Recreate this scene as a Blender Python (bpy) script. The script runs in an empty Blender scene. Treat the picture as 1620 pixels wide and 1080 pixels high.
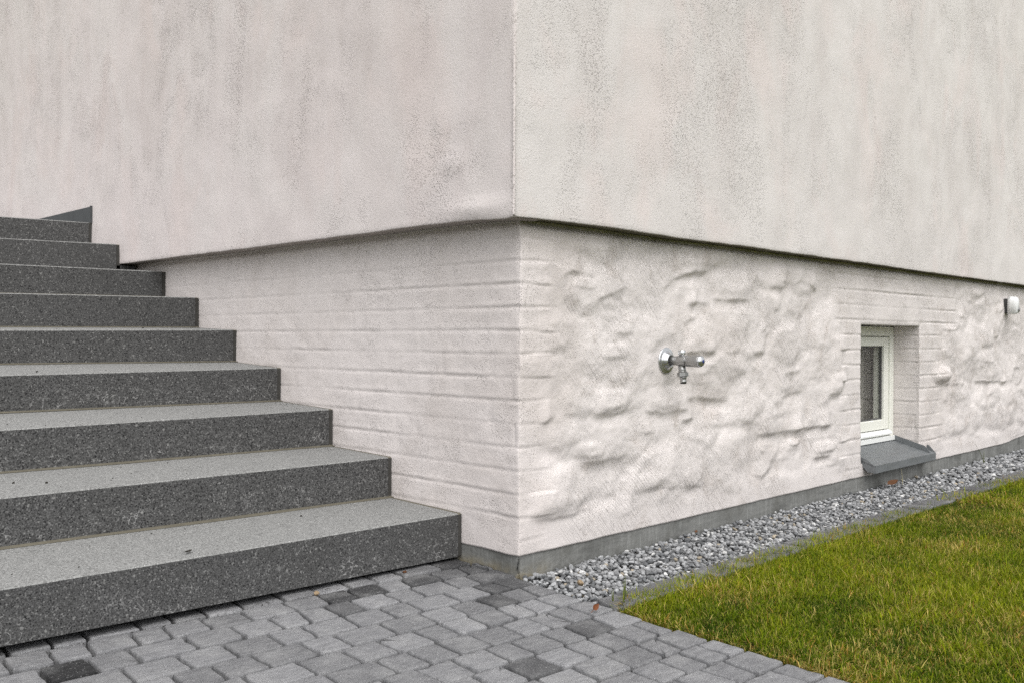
import bpy, math, random
import numpy as np
from mathutils import Vector, Matrix

C = bpy.context.scene.collection
SC = bpy.context.scene
random.seed(7)
RNG = np.random.default_rng(11)

# ------------------------------------------------------------------ camera
CAM_YAW, CAM_PITCH, CAM_ROLL = 0.77755, -0.00303, 0.00412
CAM_LOC = Vector((-2.11692, -2.05031, 0.73252))
fw = Vector((math.cos(CAM_YAW)*math.cos(CAM_PITCH), math.sin(CAM_YAW)*math.cos(CAM_PITCH), math.sin(CAM_PITCH)))
rt = Vector((math.sin(CAM_YAW), -math.cos(CAM_YAW), 0.0))
up = rt.cross(fw)
rt2 = rt*math.cos(CAM_ROLL) + up*math.sin(CAM_ROLL)
up2 = up*math.cos(CAM_ROLL) - rt*math.sin(CAM_ROLL)
cam_data = bpy.data.cameras.new('camera')
cam = bpy.data.objects.new('camera', cam_data); C.objects.link(cam)
M = Matrix((rt2, up2, -fw)).transposed().to_4x4(); M.translation = CAM_LOC
cam.matrix_world = M
cam_data.sensor_width = 36.0; cam_data.sensor_fit = 'HORIZONTAL'
cam_data.lens = 1487.41/1620.0*36.0
cam_data.clip_start = 0.05; cam_data.clip_end = 1000.0
SC.camera = cam

# ------------------------------------------------------------------ overcast sky and soft sun
SUN_ELEV = math.radians(56)
SUN_AZ = math.atan2(-0.62, -1.0)          # compass-like angle from +Y towards +X
world = bpy.data.worlds.new('World'); SC.world = world
world.use_nodes = True
wn = world.node_tree.nodes; wl = world.node_tree.links
sky = wn.new('ShaderNodeTexSky'); sky.sky_type = 'NISHITA'; sky.sun_disc = False
sky.sun_elevation = SUN_ELEV; sky.sun_rotation = SUN_AZ
sky.air_density = 1.0; sky.dust_density = 3.0; sky.ozone_density = 1.0
hs = wn.new('ShaderNodeHueSaturation'); hs.inputs['Saturation'].default_value = 0.10
bg = wn['Background']; bg.inputs['Strength'].default_value = 0.15
wl.new(sky.outputs[0], hs.inputs['Color']); wl.new(hs.outputs[0], bg.inputs['Color'])
sun_d = bpy.data.lights.new('sun', 'SUN'); sun = bpy.data.objects.new('sun', sun_d); C.objects.link(sun)
sun_d.energy = 1.1; sun_d.angle = math.radians(75); sun_d.color = (1.0, 0.965, 0.92)
sdir = Vector((math.sin(SUN_AZ)*math.cos(SUN_ELEV), math.cos(SUN_AZ)*math.cos(SUN_ELEV), math.sin(SUN_ELEV)))
sun.rotation_euler = sdir.to_track_quat('Z', 'Y').to_euler()
sun.location = (-3, -6, 8)
SC.view_settings.view_transform = 'Standard'; SC.view_settings.look = 'None'
SC.view_settings.gamma = 1.0; SC.view_settings.use_curve_mapping = False
SC.view_settings.exposure = 0.58
SC.cycles.use_denoising = False
SC.cycles.use_adaptive_sampling = False
SC.cycles.sample_clamp_indirect = 4.0
SC.cycles.max_bounces = 8
SC.cycles.diffuse_bounces = 4

# ------------------------------------------------------------------ helpers
def tag(o, label=None, cat=None, group=None, kind=None):
    if label: o['label'] = label
    if cat: o['category'] = cat
    if group: o['group'] = group
    if kind: o['kind'] = kind
    return o
def thing(name, label, cat, loc=(0, 0, 0), rot=(0, 0, 0), group=None):
    o = bpy.data.objects.new(name, None); C.objects.link(o)
    o.location = loc; o.rotation_euler = rot; o.empty_display_size = 0.1
    return tag(o, label, cat, group)
def link(name, me, parent=None, kind=None):
    o = bpy.data.objects.new(name, me); C.objects.link(o)
    if parent is not None: o.parent = parent
    if kind: o['kind'] = kind
    return o
def mesh_np(name, V, F, mats, smooth=True, mat_idx=None):
    """V (n,3); F (m,k) one face size, or a list of arrays of different face sizes"""
    V = np.asarray(V, dtype=np.float32)
    Fs = F if isinstance(F, list) else [F]
    Fs = [np.asarray(f, dtype=np.int32) for f in Fs if len(f)]
    me = bpy.data.meshes.new(name)
    me.vertices.add(len(V)); me.vertices.foreach_set('co', V.ravel())
    loops = np.concatenate([f.ravel() for f in Fs])
    tot = np.concatenate([np.full(len(f), f.shape[1], dtype=np.int32) for f in Fs])
    start = np.concatenate([[0], np.cumsum(tot)[:-1]]).astype(np.int32)
    me.loops.add(len(loops)); me.loops.foreach_set('vertex_index', loops)
    me.polygons.add(len(tot)); me.polygons.foreach_set('loop_start', start); me.polygons.foreach_set('loop_total', tot)
    me.polygons.foreach_set('use_smooth', np.full(len(tot), bool(smooth)))
    for m in (mats if isinstance(mats, (list, tuple)) else [mats]): me.materials.append(m)
    if mat_idx is not None: me.polygons.foreach_set('material_index', np.asarray(mat_idx, dtype=np.int32))
    me.update(calc_edges=True); me.validate()
    return me
def grid_faces(nu, nv, keep=None):
    """faces of a (nv rows, nu columns) vertex grid, row-major"""
    i, j = np.meshgrid(np.arange(nu-1), np.arange(nv-1))
    if keep is not None: i, j = i[keep], j[keep]
    i, j = i.ravel(), j.ravel()
    a = j*nu+i
    return np.stack([a, a+1, a+nu+1, a+nu], 1)
class MB:
    """collects lathes, boxes and prisms into one mesh"""
    def __init__(s): s.v, s.f, s.s = [], [], []
    def add(s, vs, fs, smooth=False):
        b = len(s.v); s.v += [tuple(v) for v in vs]; s.f += [tuple(b+i for i in f) for f in fs]; s.s += [smooth]*len(fs)
    def box(s, c, d, bev=0.0):
        x, y, z = c; a, b, h = d[0]/2, d[1]/2, d[2]/2
        s.chamfer_box(x-a, x+a, y-b, y+b, z-h, z+h, bev)
    def chamfer_box(s, x0, x1, y0, y1, z0, z1, e=0.0):
        if e <= 0:
            vs = [(x, y, z) for z in (z0, z1) for y in (y0, y1) for x in (x0, x1)]
            s.add(vs, [(0, 2, 3, 1), (4, 5, 7, 6), (0, 1, 5, 4), (2, 6, 7, 3), (0, 4, 6, 2), (1, 3, 7, 5)]); return
        xs, ys, zs = (x0, x1), (y0, y1), (z0, z1)
        idx = {}; vs = []
        for i in (0, 1):
            for j in (0, 1):
                for k in (0, 1):
                    sx, sy, sz = (1-2*i), (1-2*j), (1-2*k)
                    for ax in range(3):
                        p = [xs[i]+sx*e, ys[j]+sy*e, zs[k]+sz*e]
                        p[ax] = (xs[i], ys[j], zs[k])[ax]
                        idx[(i, j, k, ax)] = len(vs); vs.append(tuple(p))
        fs = []
        for ax in range(3):
            for q in (0, 1):
                o = []
                for (a, b) in ((0, 0), (1, 0), (1, 1), (0, 1)):
                    t = [a, b]; t.insert(ax, q); o.append(idx[tuple(t)+(ax,)])
                fs.append(tuple(o))
        for ax in range(3):                                   # edge along ax
            o1, o2 = [i for i in range(3) if i != ax]
            for a in (0, 1):
                for b in (0, 1):
                    t0 = [0, 0, 0]; t1 = [0, 0, 0]; t0[o1] = t1[o1] = a; t0[o2] = t1[o2] = b; t1[ax] = 1
                    fs.append((idx[tuple(t0)+(o1,)], idx[tuple(t1)+(o1,)], idx[tuple(t1)+(o2,)], idx[tuple(t0)+(o2,)]))
        for i in (0, 1):
            for j in (0, 1):
                for k in (0, 1): fs.append(tuple(idx[(i, j, k, ax)] for ax in range(3)))
        s.add(vs, fs)
    def lathe(s, prof, seg=32, mat=None, smooth=True, cap=True, rmod=None):
        """profile of (radius, height) turned about local Z, then placed by mat"""
        mat = mat or Matrix()
        vs, fs = [], []
        for r, h in prof:
            for k in range(seg):
                a = 2*math.pi*k/seg
                rr = r*(rmod(a) if rmod else 1.0)
                vs.append(mat @ Vector((rr*math.cos(a), rr*math.sin(a), h)))
        for i in range(len(prof)-1):
            for k in range(seg):
                k2 = (k+1) % seg
                fs.append((i*seg+k, i*seg+k2, (i+1)*seg+k2, (i+1)*seg+k))
        if cap:
            fs.append(tuple(reversed(range(seg)))); fs.append(tuple((len(prof)-1)*seg+k for k in range(seg)))
        s.add(vs, fs, smooth)
    def prism(s, poly, y0, y1, axis='y'):
        """closed polygon of (x,z) pushed from y0 to y1 (axis 'y'), or of (y,z) from x0 to x1 (axis 'x')"""
        n = len(poly)
        mk = (lambda p, q: (p[0], q, p[1])) if axis == 'y' else (lambda p, q: (q, p[0], p[1]))
        vs = [mk(p, y0) for p in poly]+[mk(p, y1) for p in poly]
        fs = [tuple(range(n)), tuple(reversed(range(n, 2*n)))]+[(i, n+i, n+(i+1) % n, (i+1) % n) for i in range(n)]
        s.add(vs, fs)
    def build(s, name, mat, parent=None, kind=None, recalc=True):
        me = bpy.data.meshes.new(name); me.from_pydata(s.v, [], s.f)
        me.polygons.foreach_set('use_smooth', s.s)
        for m in (mat if isinstance(mat, (list, tuple)) else [mat]): me.materials.append(m)
        if recalc:
            import bmesh
            bm = bmesh.new(); bm.from_mesh(me); bmesh.ops.recalc_face_normals(bm, faces=bm.faces); bm.to_mesh(me); bm.free()
        me.update()
        return link(name, me, parent, kind)

def hash2(ix, iy, seed):
    h = (ix.astype(np.int64)*374761393 + iy.astype(np.int64)*668265263 + seed*1274126177) & 0x7fffffff
    h = ((h ^ (h >> 13))*1103515245) & 0x7fffffff
    h = ((h ^ (h >> 16))*69069 + 12345) & 0x7fffffff
    return ((h ^ (h >> 11)) & 0xffffff)/float(0xffffff)
def vnoise(x, y, seed=0):
    x = np.asarray(x, dtype=np.float64); y = np.asarray(y, dtype=np.float64)
    ix, iy = np.floor(x).astype(np.int64), np.floor(y).astype(np.int64)
    u, v = x-ix, y-iy
    u = u*u*u*(u*(u*6-15)+10); v = v*v*v*(v*(v*6-15)+10)
    a = hash2(ix, iy, seed); b = hash2(ix+1, iy, seed); c = hash2(ix, iy+1, seed); d = hash2(ix+1, iy+1, seed)
    return (a*(1-u)+b*u)*(1-v)+(c*(1-u)+d*u)*v-0.5
def fbm(x, y, seed=0, octv=4, gain=0.5):
    s = 0.0; a = 1.0
    for k in range(octv):
        s = s+a*vnoise(x*2**k, y*2**k, seed+k*17); a *= gain
    return s
def sstep(a, b, x):
    t = np.clip((x-a)/(b-a), 0, 1); return t*t*(3-2*t)

# ------------------------------------------------------------------ materials
def new_mat(name):
    m = bpy.data.materials.new(name); m.use_nodes = True
    nt = m.node_tree; b = nt.nodes['Principled BSDF']
    return m, nt.nodes, nt.links, b
DOTS = {}
class NT:
    """tiny node-graph writer"""
    def __init__(s, name):
        s.m, s.n, s.l, s.b = new_mat(name)
        s.tc = s.n.new('ShaderNodeTexCoord')
        s.b.inputs['Specular IOR Level'].default_value = 0.3
    def put(s, sock, v):
        if isinstance(v, bpy.types.NodeSocket): s.l.new(v, sock)
        elif isinstance(v, tuple) and len(v) == 3 and sock.type == 'RGBA': sock.default_value = (*v, 1)
        else: sock.default_value = v
    def mapping(s, scale=(1, 1, 1), rot=(0, 0, 0), loc=(0, 0, 0), src=None):
        k = s.n.new('ShaderNodeMapping'); s.put(k.inputs['Vector'], src or s.tc.outputs['Object'])
        k.inputs['Scale'].default_value = scale; k.inputs['Rotation'].default_value = rot; k.inputs['Location'].default_value = loc
        return k.outputs[0]
    def noise(s, scale, vec=None, detail=3, rough=0.55, out='Fac', dist=0.0):
        k = s.n.new('ShaderNodeTexNoise'); s.put(k.inputs['Vector'], vec if vec is not None else s.tc.outputs['Object'])
        k.inputs['Scale'].default_value = scale; k.inputs['Detail'].default_value = detail; k.inputs['Roughness'].default_value = rough
        k.inputs['Distortion'].default_value = dist
        return k.outputs[out]
    def vor(s, scale, vec=None, feature='F1', out='Distance', rnd=1.0):
        k = s.n.new('ShaderNodeTexVoronoi'); k.feature = feature; s.put(k.inputs['Vector'], vec if vec is not None else s.tc.outputs['Object'])
        k.inputs['Scale'].default_value = scale; k.inputs['Randomness'].default_value = rnd
        return k.outputs[out]
    def ramp(s, fac, stops, interp='LINEAR'):
        k = s.n.new('ShaderNodeValToRGB'); s.put(k.inputs[0], fac); e = k.color_ramp.elements
        k.color_ramp.interpolation = interp
        while len(e) < len(stops): e.new(0.5)
        for i, (p, c) in enumerate(stops):
            e[i].position = p; e[i].color = (*c, 1) if isinstance(c, tuple) else (c, c, c, 1)
        return k.outputs[0]
    def math(s, op, a, b=0.5, clamp=False):
        k = s.n.new('ShaderNodeMath'); k.operation = op; k.use_clamp = clamp; s.put(k.inputs[0], a); s.put(k.inputs[1], b); return k.outputs[0]
    def mr(s, v, a, b, c=0.0, d=1.0, smooth=True):
        k = s.n.new('ShaderNodeMapRange'); k.interpolation_type = 'SMOOTHSTEP' if smooth else 'LINEAR'
        s.put(k.inputs['Value'], v)
        for nme, q in (('From Min', a), ('From Max', b), ('To Min', c), ('To Max', d)): k.inputs[nme].default_value = q
        return k.outputs['Result']
    def mix(s, fac, a, b, mode='MIX'):
        k = s.n.new('ShaderNodeMix'); k.data_type = 'RGBA'; k.blend_type = mode
        s.put(k.inputs['Factor'], fac); s.put(k.inputs[6], a); s.put(k.inputs[7], b); return k.outputs[2]
    def dots(s, scale, rare):
        k = s.n.new('ShaderNodeTexVoronoi'); k.feature = 'F1'; s.put(k.inputs['Vector'], s.tc.outputs['Object']); k.inputs['Scale'].default_value = scale
        q = s.n.new('ShaderNodeSeparateColor'); s.l.new(k.outputs['Color'], q.inputs[0])
        a = s.mr(k.outputs['Distance'], 0.22, 0.42, 1.0, 0.0)
        return s.math('MULTIPLY', a, s.mr(q.outputs[0], rare, rare+0.15, 0.0, 1.0, False))
    def xyz(s, vec=None):
        k = s.n.new('ShaderNodeSeparateXYZ'); s.put(k.inputs[0], vec if vec is not None else s.tc.outputs['Object']); return k.outputs
    def bump(s, h, strength, dist, prev=None):
        k = s.n.new('ShaderNodeBump'); s.put(k.inputs['Height'], h); k.inputs['Strength'].default_value = strength; k.inputs['Distance'].default_value = dist
        if prev is not None: s.l.new(prev, k.inputs['Normal'])
        return k.outputs[0]
    def attr(s, name, out='Color'):
        k = s.n.new('ShaderNodeAttribute'); k.attribute_name = name; return k.outputs[out]
    def fin(s, col, rough=0.8, nrm=None, metal=0.0, spec=None):
        s.put(s.b.inputs['Base Color'], col); s.put(s.b.inputs['Roughness'], rough); s.put(s.b.inputs['Metallic'], metal)
        if spec is not None: s.b.inputs['Specular IOR Level'].default_value = spec
        if nrm is not None: s.l.new(nrm, s.b.inputs['Normal'])
        return s.m
def simple(name, col, rough=0.5, metal=0.0, spec=0.5, var=0.0, scale=40.0, bumpd=0.0):
    t = NT(name)
    c = col
    nrm = None
    if var > 0:
        n = t.noise(scale, detail=4)
        c = t.mix(n, tuple(q*(1-var) for q in col), tuple(min(1, q*(1+var)) for q in col))
        if bumpd > 0: nrm = t.bump(n, 0.6, bumpd)
    return t.fin(c, rough, nrm, metal, spec)

def plaster_upper():
    t = NT('upper_wall_plaster')
    X, Y, Z = t.xyz()
    left = t.mr(X, -0.088, -0.080, 1.0, 0.0)                         # pinker base colour on the stair-side face
    basec = t.mix(left, (0.668, 0.636, 0.620), (0.695, 0.636, 0.626))
    st = t.noise(1.0, t.mapping((3.0, 3.0, 0.95)), 6, 0.68, dist=0.5)   # long rain streaks
    st2 = t.noise(1.0, t.mapping((6.5, 6.5, 2.0), loc=(4, 2, 0)), 5, 0.62, dist=0.6)
    cl = t.noise(1.0, t.mapping((1.5, 1.5, 1.1), loc=(2.3, 7.7, 1.1)), 4, 0.6, dist=1.2)
    hi = t.mr(Z, 1.1, 1.9, 0.30, 1.0)
    a = t.math('MULTIPLY', t.mr(st, 0.38, 0.80), hi)
    c = t.mix(t.math('MULTIPLY', a, 0.29), basec, (0.43, 0.375, 0.345))
    b = t.math('MULTIPLY', t.mr(st2, 0.42, 0.76), hi)
    c = t.mix(t.math('MULTIPLY', b, 0.21), c, (0.46, 0.39, 0.37))
    c = t.mix(t.math('MULTIPLY', t.mr(cl, 0.40, 0.66), 0.22), c, (0.79, 0.765, 0.742))
    pk = t.noise(1.0, t.mapping((3.0, 3.0, 1.7), loc=(5.5, 8.3, 2.9)), 4, 0.6, dist=0.5)
    c = t.mix(t.mr(pk, 0.50, 0.68, 0.0, 0.38), c, (0.70, 0.60, 0.575))
    g = t.noise(330.0, detail=2, rough=0.6)
    gm = t.noise(1.0, t.mapping((2.6, 2.6, 1.6), loc=(9.1, 3.3, 5.2)), 4, 0.62, dist=0.8)   # patches of open grain holding grey dirt
    pit = t.math('MULTIPLY', t.dots(230.0, 0.42), t.mr(gm, 0.42, 0.72, 0.06, 1.0))
    pit2 = t.math('MULTIPLY', t.dots(150.0, 0.72), t.mr(gm, 0.46, 0.66))
    pit = t.math('MAXIMUM', pit, pit2)
    c = t.mix(t.math('MULTIPLY', pit, 0.36), c, (0.27, 0.24, 0.215))
    c = t.mix(t.mr(t.noise(190.0, detail=2, rough=0.8), 0.42, 0.72, 0.0, 0.20), c, (0.44, 0.40, 0.375))
    wh = t.mr(t.noise(140.0, t.mapping((1, 1, 1), loc=(3, 1, 2)), 2, 0.8), 0.56, 0.72, 0.0, 0.22)
    c = t.mix(wh, c, (0.80, 0.77, 0.74))
    arris = t.math('MULTIPLY', t.mr(X, -0.084, -0.072, 1.0, 0.0), t.mr(Y, -0.054, -0.040, 1.0, 0.0))
    c = t.mix(t.math('MULTIPLY', t.math('MULTIPLY', arris, t.mr(t.noise(150.0, detail=2), 0.54, 0.64)), 0.5), c, (0.16, 0.14, 0.12))
    n1 = t.bump(t.noise(170.0, detail=4, rough=0.8), 0.6, 0.0032)
    n2 = t.bump(pit, 0.8, -0.005, n1)
    n3 = t.bump(t.noise(7.0, detail=3), 0.5, 0.006, n2)
    return t.fin(c, 0.92, n3, 0, 0.15)
def plaster_plinth():
    t = NT('plinth_plaster')
    X, Y, Z = t.xyz()
    right = t.mr(X, 0.10, 0.28)
    base = t.mix(right, (0.715, 0.666, 0.651), (0.705, 0.662, 0.646))
    cl = t.noise(1.0, t.mapping((2.2, 2.2, 1.8), loc=(3.3, 1.7, 2.1)), 5, 0.6, dist=0.8)
    c = t.mix(t.math('MULTIPLY', t.mr(cl, 0.44, 0.75), 0.36), base, (0.50, 0.445, 0.41))
    cl2 = t.noise(6.5, t.mapping((1, 1, 1), loc=(1.3, 9.7, 4.1)), 5, 0.65, dist=0.5)
    c = t.mix(t.math('MULTIPLY', t.math('MULTIPLY', t.mr(cl2, 0.52, 0.72), right), 0.42), c, (0.44, 0.385, 0.345))
    c = t.mix(t.mr(t.noise(190.0, detail=2, rough=0.8), 0.42, 0.72, 0.0, 0.20), c, (0.45, 0.41, 0.385))
    wh = t.mr(t.noise(140.0, t.mapping((1, 1, 1), loc=(3, 1, 2)), 2, 0.8), 0.56, 0.72, 0.0, 0.20)
    c = t.mix(wh, c, (0.81, 0.78, 0.75))
    pit = t.math('MULTIPLY', t.dots(220.0, 0.45), t.mr(cl2, 0.40, 0.66, 0.05, 1.0))
    c = t.mix(t.math('MULTIPLY', pit, 0.5), c, (0.25, 0.225, 0.20))
    # brush strokes running down to the right, in patches
    rot = t.mapping((1, 1, 1), rot=(0, math.radians(-48), 0))
    strk = t.noise(1.0, t.mapping((5.0, 5.0, 170.0), src=rot), 3, 0.6, dist=0.25)
    patch = t.noise(1.0, t.mapping((3.2, 3.2, 3.2), loc=(7.1, 2.2, 5.9)), 3, 0.5)
    sm = t.math('MULTIPLY', t.math('MULTIPLY', t.mr(patch, 0.42, 0.60), right), t.mr(Y, 0.02, 0.05, 1.0, 0.0))
    stroke = t.math('MULTIPLY', t.math('SUBTRACT', strk, 0.5), sm)
    c = t.mix(t.math('MULTIPLY', t.math('MULTIPLY', t.mr(strk, 0.53, 0.70), sm), 0.30), c, (0.36, 0.325, 0.29))
    n1 = t.bump(t.noise(170.0, detail=4, rough=0.8), 0.6, 0.0032)
    n2 = t.bump(pit, 0.7, -0.003, n1)
    n3 = t.bump(stroke, 1.0, 0.0065, n2)
    n4 = t.bump(t.noise(28.0, detail=4, rough=0.6), 0.4, 0.004, n3)
    return t.fin(c, 0.92, n4, 0, 0.15)
def footing_concrete():
    t = NT('footing_concrete')
    v = t.mapping((2.0, 2.0, 22.0))
    n = t.noise(3.0, v, 5, 0.6); m = t.noise(7.0, detail=5, rough=0.65)
    c = t.mix(n, (0.125, 0.128, 0.122), (0.27, 0.272, 0.262))
    br = t.noise(1.0, t.mapping((75.0, 75.0, 5.0), rot=(0, math.radians(12), 0)), 4, 0.7)
    c = t.mix(t.mr(br, 0.45, 0.7, 0.0, 0.5), c, (0.34, 0.345, 0.335))
    c = t.mix(t.mr(t.noise(1.0, t.mapping((4.0, 4.0, 9.0), loc=(2, 2, 2)), 4, 0.6), 0.5, 0.68, 0.0, 0.6), c, (0.085, 0.087, 0.083))
    c = t.mix(t.mr(m, 0.45, 0.7, 0, 0.7), c, (0.12, 0.12, 0.11))
    X, Y, Z = t.xyz()
    ye = t.math('MULTIPLY', t.mr(Z, -0.02, 0.03, 1.0, 0.0), t.mr(X, 0.05, 0.2, 1.0, 0.0))
    c = t.mix(t.math('MULTIPLY', t.math('MULTIPLY', ye, t.mr(m, 0.35, 0.6)), 0.6), c, (0.33, 0.27, 0.15))
    c = t.mix(t.mr(t.noise(230.0, detail=2), 0.4, 0.7, 0, 0.3), c, (0.10, 0.10, 0.095))
    nb = t.bump(t.noise(60.0, detail=5, rough=0.7), 0.6, 0.005)
    return t.fin(c, 0.9, nb, 0, 0.2)
def step_face():
    t = NT('step_riser_stone')
    geo = t.n.new('ShaderNodeNewGeometry').outputs['Position']
    X, Y, Z = t.xyz()
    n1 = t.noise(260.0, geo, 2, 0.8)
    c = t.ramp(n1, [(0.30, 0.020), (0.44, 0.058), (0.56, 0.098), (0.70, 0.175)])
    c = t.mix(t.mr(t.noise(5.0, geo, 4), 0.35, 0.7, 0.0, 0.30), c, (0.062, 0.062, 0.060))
    cell = t.vor(300.0, geo, out='Color')
    rx = t.n.new('ShaderNodeSeparateColor'); t.l.new(cell, rx.inputs[0])
    c = t.mix(t.mr(rx.outputs[0], 0.90, 0.98, 0.0, 0.75, False), c, (0.25, 0.25, 0.245))
    c = t.mix(t.mr(rx.outputs[1], 0.86, 0.93, 0.0, 0.9, False), c, (0.010, 0.010, 0.011))
    big = t.n.new('ShaderNodeSeparateColor'); t.l.new(t.vor(170.0, geo, out='Color'), big.inputs[0])
    c = t.mix(t.mr(big.outputs[2], 0.990, 0.996, 0.0, 0.5, False), c, (0.34, 0.34, 0.33))
    # pale lime veins in the lower part of the lower risers
    warp = t.n.new('ShaderNodeVectorMath'); warp.operation = 'MULTIPLY_ADD'
    t.l.new(t.noise(30.0, geo, 3, out='Color'), warp.inputs[0]); warp.inputs[1].default_value = (0.05, 0.05, 0.05); t.l.new(geo, warp.inputs[2])
    ve = t.vor(38.0, warp.outputs[0], 'DISTANCE_TO_EDGE')
    vein = t.mr(ve, 0.010, 0.060, 1.0, 0.0)
    msk = t.math('MULTIPLY', t.mr(t.noise(9.0, geo, 4, 0.65), 0.45, 0.62), t.mr(Z, 0.03, 0.11, 1.0, 0.0))
    pos = t.xyz(geo)
    low = t.mr(pos[2], 0.55, 0.72, 1.0, 0.0)
    vm = t.math('MULTIPLY', t.math('MULTIPLY', vein, msk), low)
    vm = t.math('MULTIPLY', vm, t.mr(t.noise(70.0, geo, 3), 0.42, 0.6))
    c = t.mix(t.math('MULTIPLY', vm, 0.8), c, (0.42, 0.42, 0.415))
    nb = t.bump(t.noise(260.0, geo, 3, 0.7), 0.5, 0.0025)
    return t.fin(c, 0.75, nb, 0, 0.25)
def step_top():
    t = NT('step_tread_stone')
    geo = t.n.new('ShaderNodeNewGeometry').outputs['Position']
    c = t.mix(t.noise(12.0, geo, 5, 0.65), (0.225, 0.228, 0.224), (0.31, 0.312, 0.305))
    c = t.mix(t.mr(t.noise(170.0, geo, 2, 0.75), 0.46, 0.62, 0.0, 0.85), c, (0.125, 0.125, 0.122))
    rx = t.n.new('ShaderNodeSeparateColor'); t.l.new(t.vor(380.0, geo, out='Color'), rx.inputs[0])
    c = t.mix(t.mr(rx.outputs[0], 0.86, 0.97, 0.0, 0.6, False), c, (0.10, 0.10, 0.10))
    c = t.mix(t.mr(rx.outputs[1], 0.90, 0.97, 0.0, 0.6, False), c, (0.50, 0.50, 0.49))
    nb = t.bump(t.noise(240.0, geo, 3, 0.7), 0.5, 0.003)
    return t.fin(c, 0.8, nb, 0, 0.25)
def paver_mat():
    t = NT('concrete_paver')
    geo = t.n.new('ShaderNodeNewGeometry').outputs['Position']
    oi = t.n.new('ShaderNodeObjectInfo')
    c = oi.outputs['Color']
    n = t.noise(1.0, t.mapping((22, 60, 22), src=geo), 5, 0.65, dist=0.4)
    c = t.mix(t.mr(n, 0.3, 0.7, 0.0, 0.6), c, t.mix(1.0, c, (0.50, 0.50, 0.52), 'MULTIPLY'))
    n2 = t.noise(9.0, geo, 4)
    c = t.mix(t.mr(n2, 0.45, 0.7, 0.0, 0.35), c, (0.36, 0.36, 0.36))
    g = t.noise(330.0, geo, 3, 0.7)
    c = t.mix(t.mr(g, 0.5, 0.72, 0.0, 0.6), c, (0.06, 0.06, 0.06))
    c = t.mix(t.mr(t.noise(250.0, t.mapping((1, 1, 1), loc=(3, 3, 3), src=geo), 2), 0.60, 0.75, 0.0, 0.6), c, (0.5, 0.5, 0.5))
    nb = t.bump(t.noise(90.0, geo, 6, 0.78), 0.9, 0.006)
    return t.fin(c, 0.85, nb, 0, 0.25)
def soil_mat():
    t = NT('joint_sand')
    c = t.mix(t.noise(60.0, detail=5, rough=0.7), (0.010, 0.010, 0.009), (0.040, 0.038, 0.034))
    return t.fin(c, 0.95, t.bump(t.noise(150.0, detail=4), 0.9, 0.006), 0, 0.1)
def pebble_mat():
    t = NT('gravel_pebble')
    col = t.attr('tint')
    geo = t.n.new('ShaderNodeNewGeometry').outputs['Position']
    c = t.mix(t.mr(t.noise(120.0, geo, 4, 0.7), 0.3, 0.7, 0.0, 0.5), col, t.mix(1.0, col, (0.6, 0.6, 0.62), 'MULTIPLY'))
    return t.fin(c, 0.7, t.bump(t.noise(260.0, geo, 3), 0.4, 0.002), 0, 0.3)
def grass_mat():
    t = NT('lawn_grass_blade')
    col = t.attr('tint')
    m = t.fin(col, 0.65, None, 0, 0.10)
    tr = t.n.new('ShaderNodeBsdfTranslucent'); t.l.new(col, tr.inputs['Color'])
    mx = t.n.new('ShaderNodeMixShader'); mx.inputs[0].default_value = 0.28
    out = t.n['Material Output']
    t.l.new(t.b.outputs[0], mx.inputs[1]); t.l.new(tr.outputs[0], mx.inputs[2]); t.l.new(mx.outputs[0], out.inputs['Surface'])
    return m
def ground_mat():
    t = NT('lawn_far')
    n = t.noise(3.0, detail=6, rough=0.7)
    c = t.mix(n, (0.05, 0.075, 0.015), (0.12, 0.13, 0.03))
    return t.fin(c, 0.95, None, 0, 0.1)
def zinc_mat():
    t = NT('zinc_sheet')
    n = t.noise(9.0, t.mapping((1, 3, 3)), 5, 0.6)
    c = t.mix(n, (0.140, 0.150, 0.157), (0.220, 0.232, 0.240))
    c = t.mix(t.mr(t.noise(38.0, detail=5, rough=0.7), 0.60, 0.72, 0.0, 0.5), c, (0.36, 0.37, 0.38))
    return t.fin(c, t.mr(n, 0.3, 0.7, 0.42, 0.6), t.bump(t.noise(14.0, detail=2), 0.25, 0.004), 0.35, 0.4)
def steel_mat(name, col, rough):
    t = NT(name)
    n = t.noise(60.0, t.mapping((1, 6, 1)), 4, 0.6)
    c = t.mix(n, tuple(q*0.82 for q in col), col)
    return t.fin(c, t.mr(n, 0.3, 0.7, rough, rough+0.12), t.bump(t.noise(300.0, detail=2), 0.15, 0.0005), 0.9, 0.5)

M_SOFF = simple('soffit_shade_olive', (0.155, 0.145, 0.105), 0.9, 0, 0.1, 0.3, 12)  # shade under the garden-side overhang, put into the colour as dark olive
M_SOFL = simple('underside_shade_brown', (0.36, 0.325, 0.30), 0.9, 0, 0.1, 0.2, 12)  # milder painted shade for the underside of the stair-side overhang
M_UP, M_PL, M_FOOT = plaster_upper(), plaster_plinth(), footing_concrete()
M_RISER, M_TREAD, M_PAVER, M_SOIL = step_face(), step_top(), paver_mat(), soil_mat()
M_PEB, M_GRASS, M_GROUND, M_ZINC = pebble_mat(), grass_mat(), ground_mat(), zinc_mat()
M_SEAL = simple('brown_grey_sealant', (0.125, 0.115, 0.088), 0.7, 0, 0.3, 0.35, 30)
M_SEALD = simple('dark_end_joint', (0.060, 0.058, 0.054), 0.8, 0, 0.2, 0.3, 60)
M_PAINT = simple('white_window_paint', (0.78, 0.785, 0.72), 0.38, 0, 0.5, 0.03, 30)
M_ALU = simple('white_sill_profile', (0.80, 0.81, 0.80), 0.35, 0, 0.5, 0.02, 30)
M_GASK = simple('grey_glazing_gasket', (0.10, 0.10, 0.10), 0.6, 0, 0.4, 0.1, 60)
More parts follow.
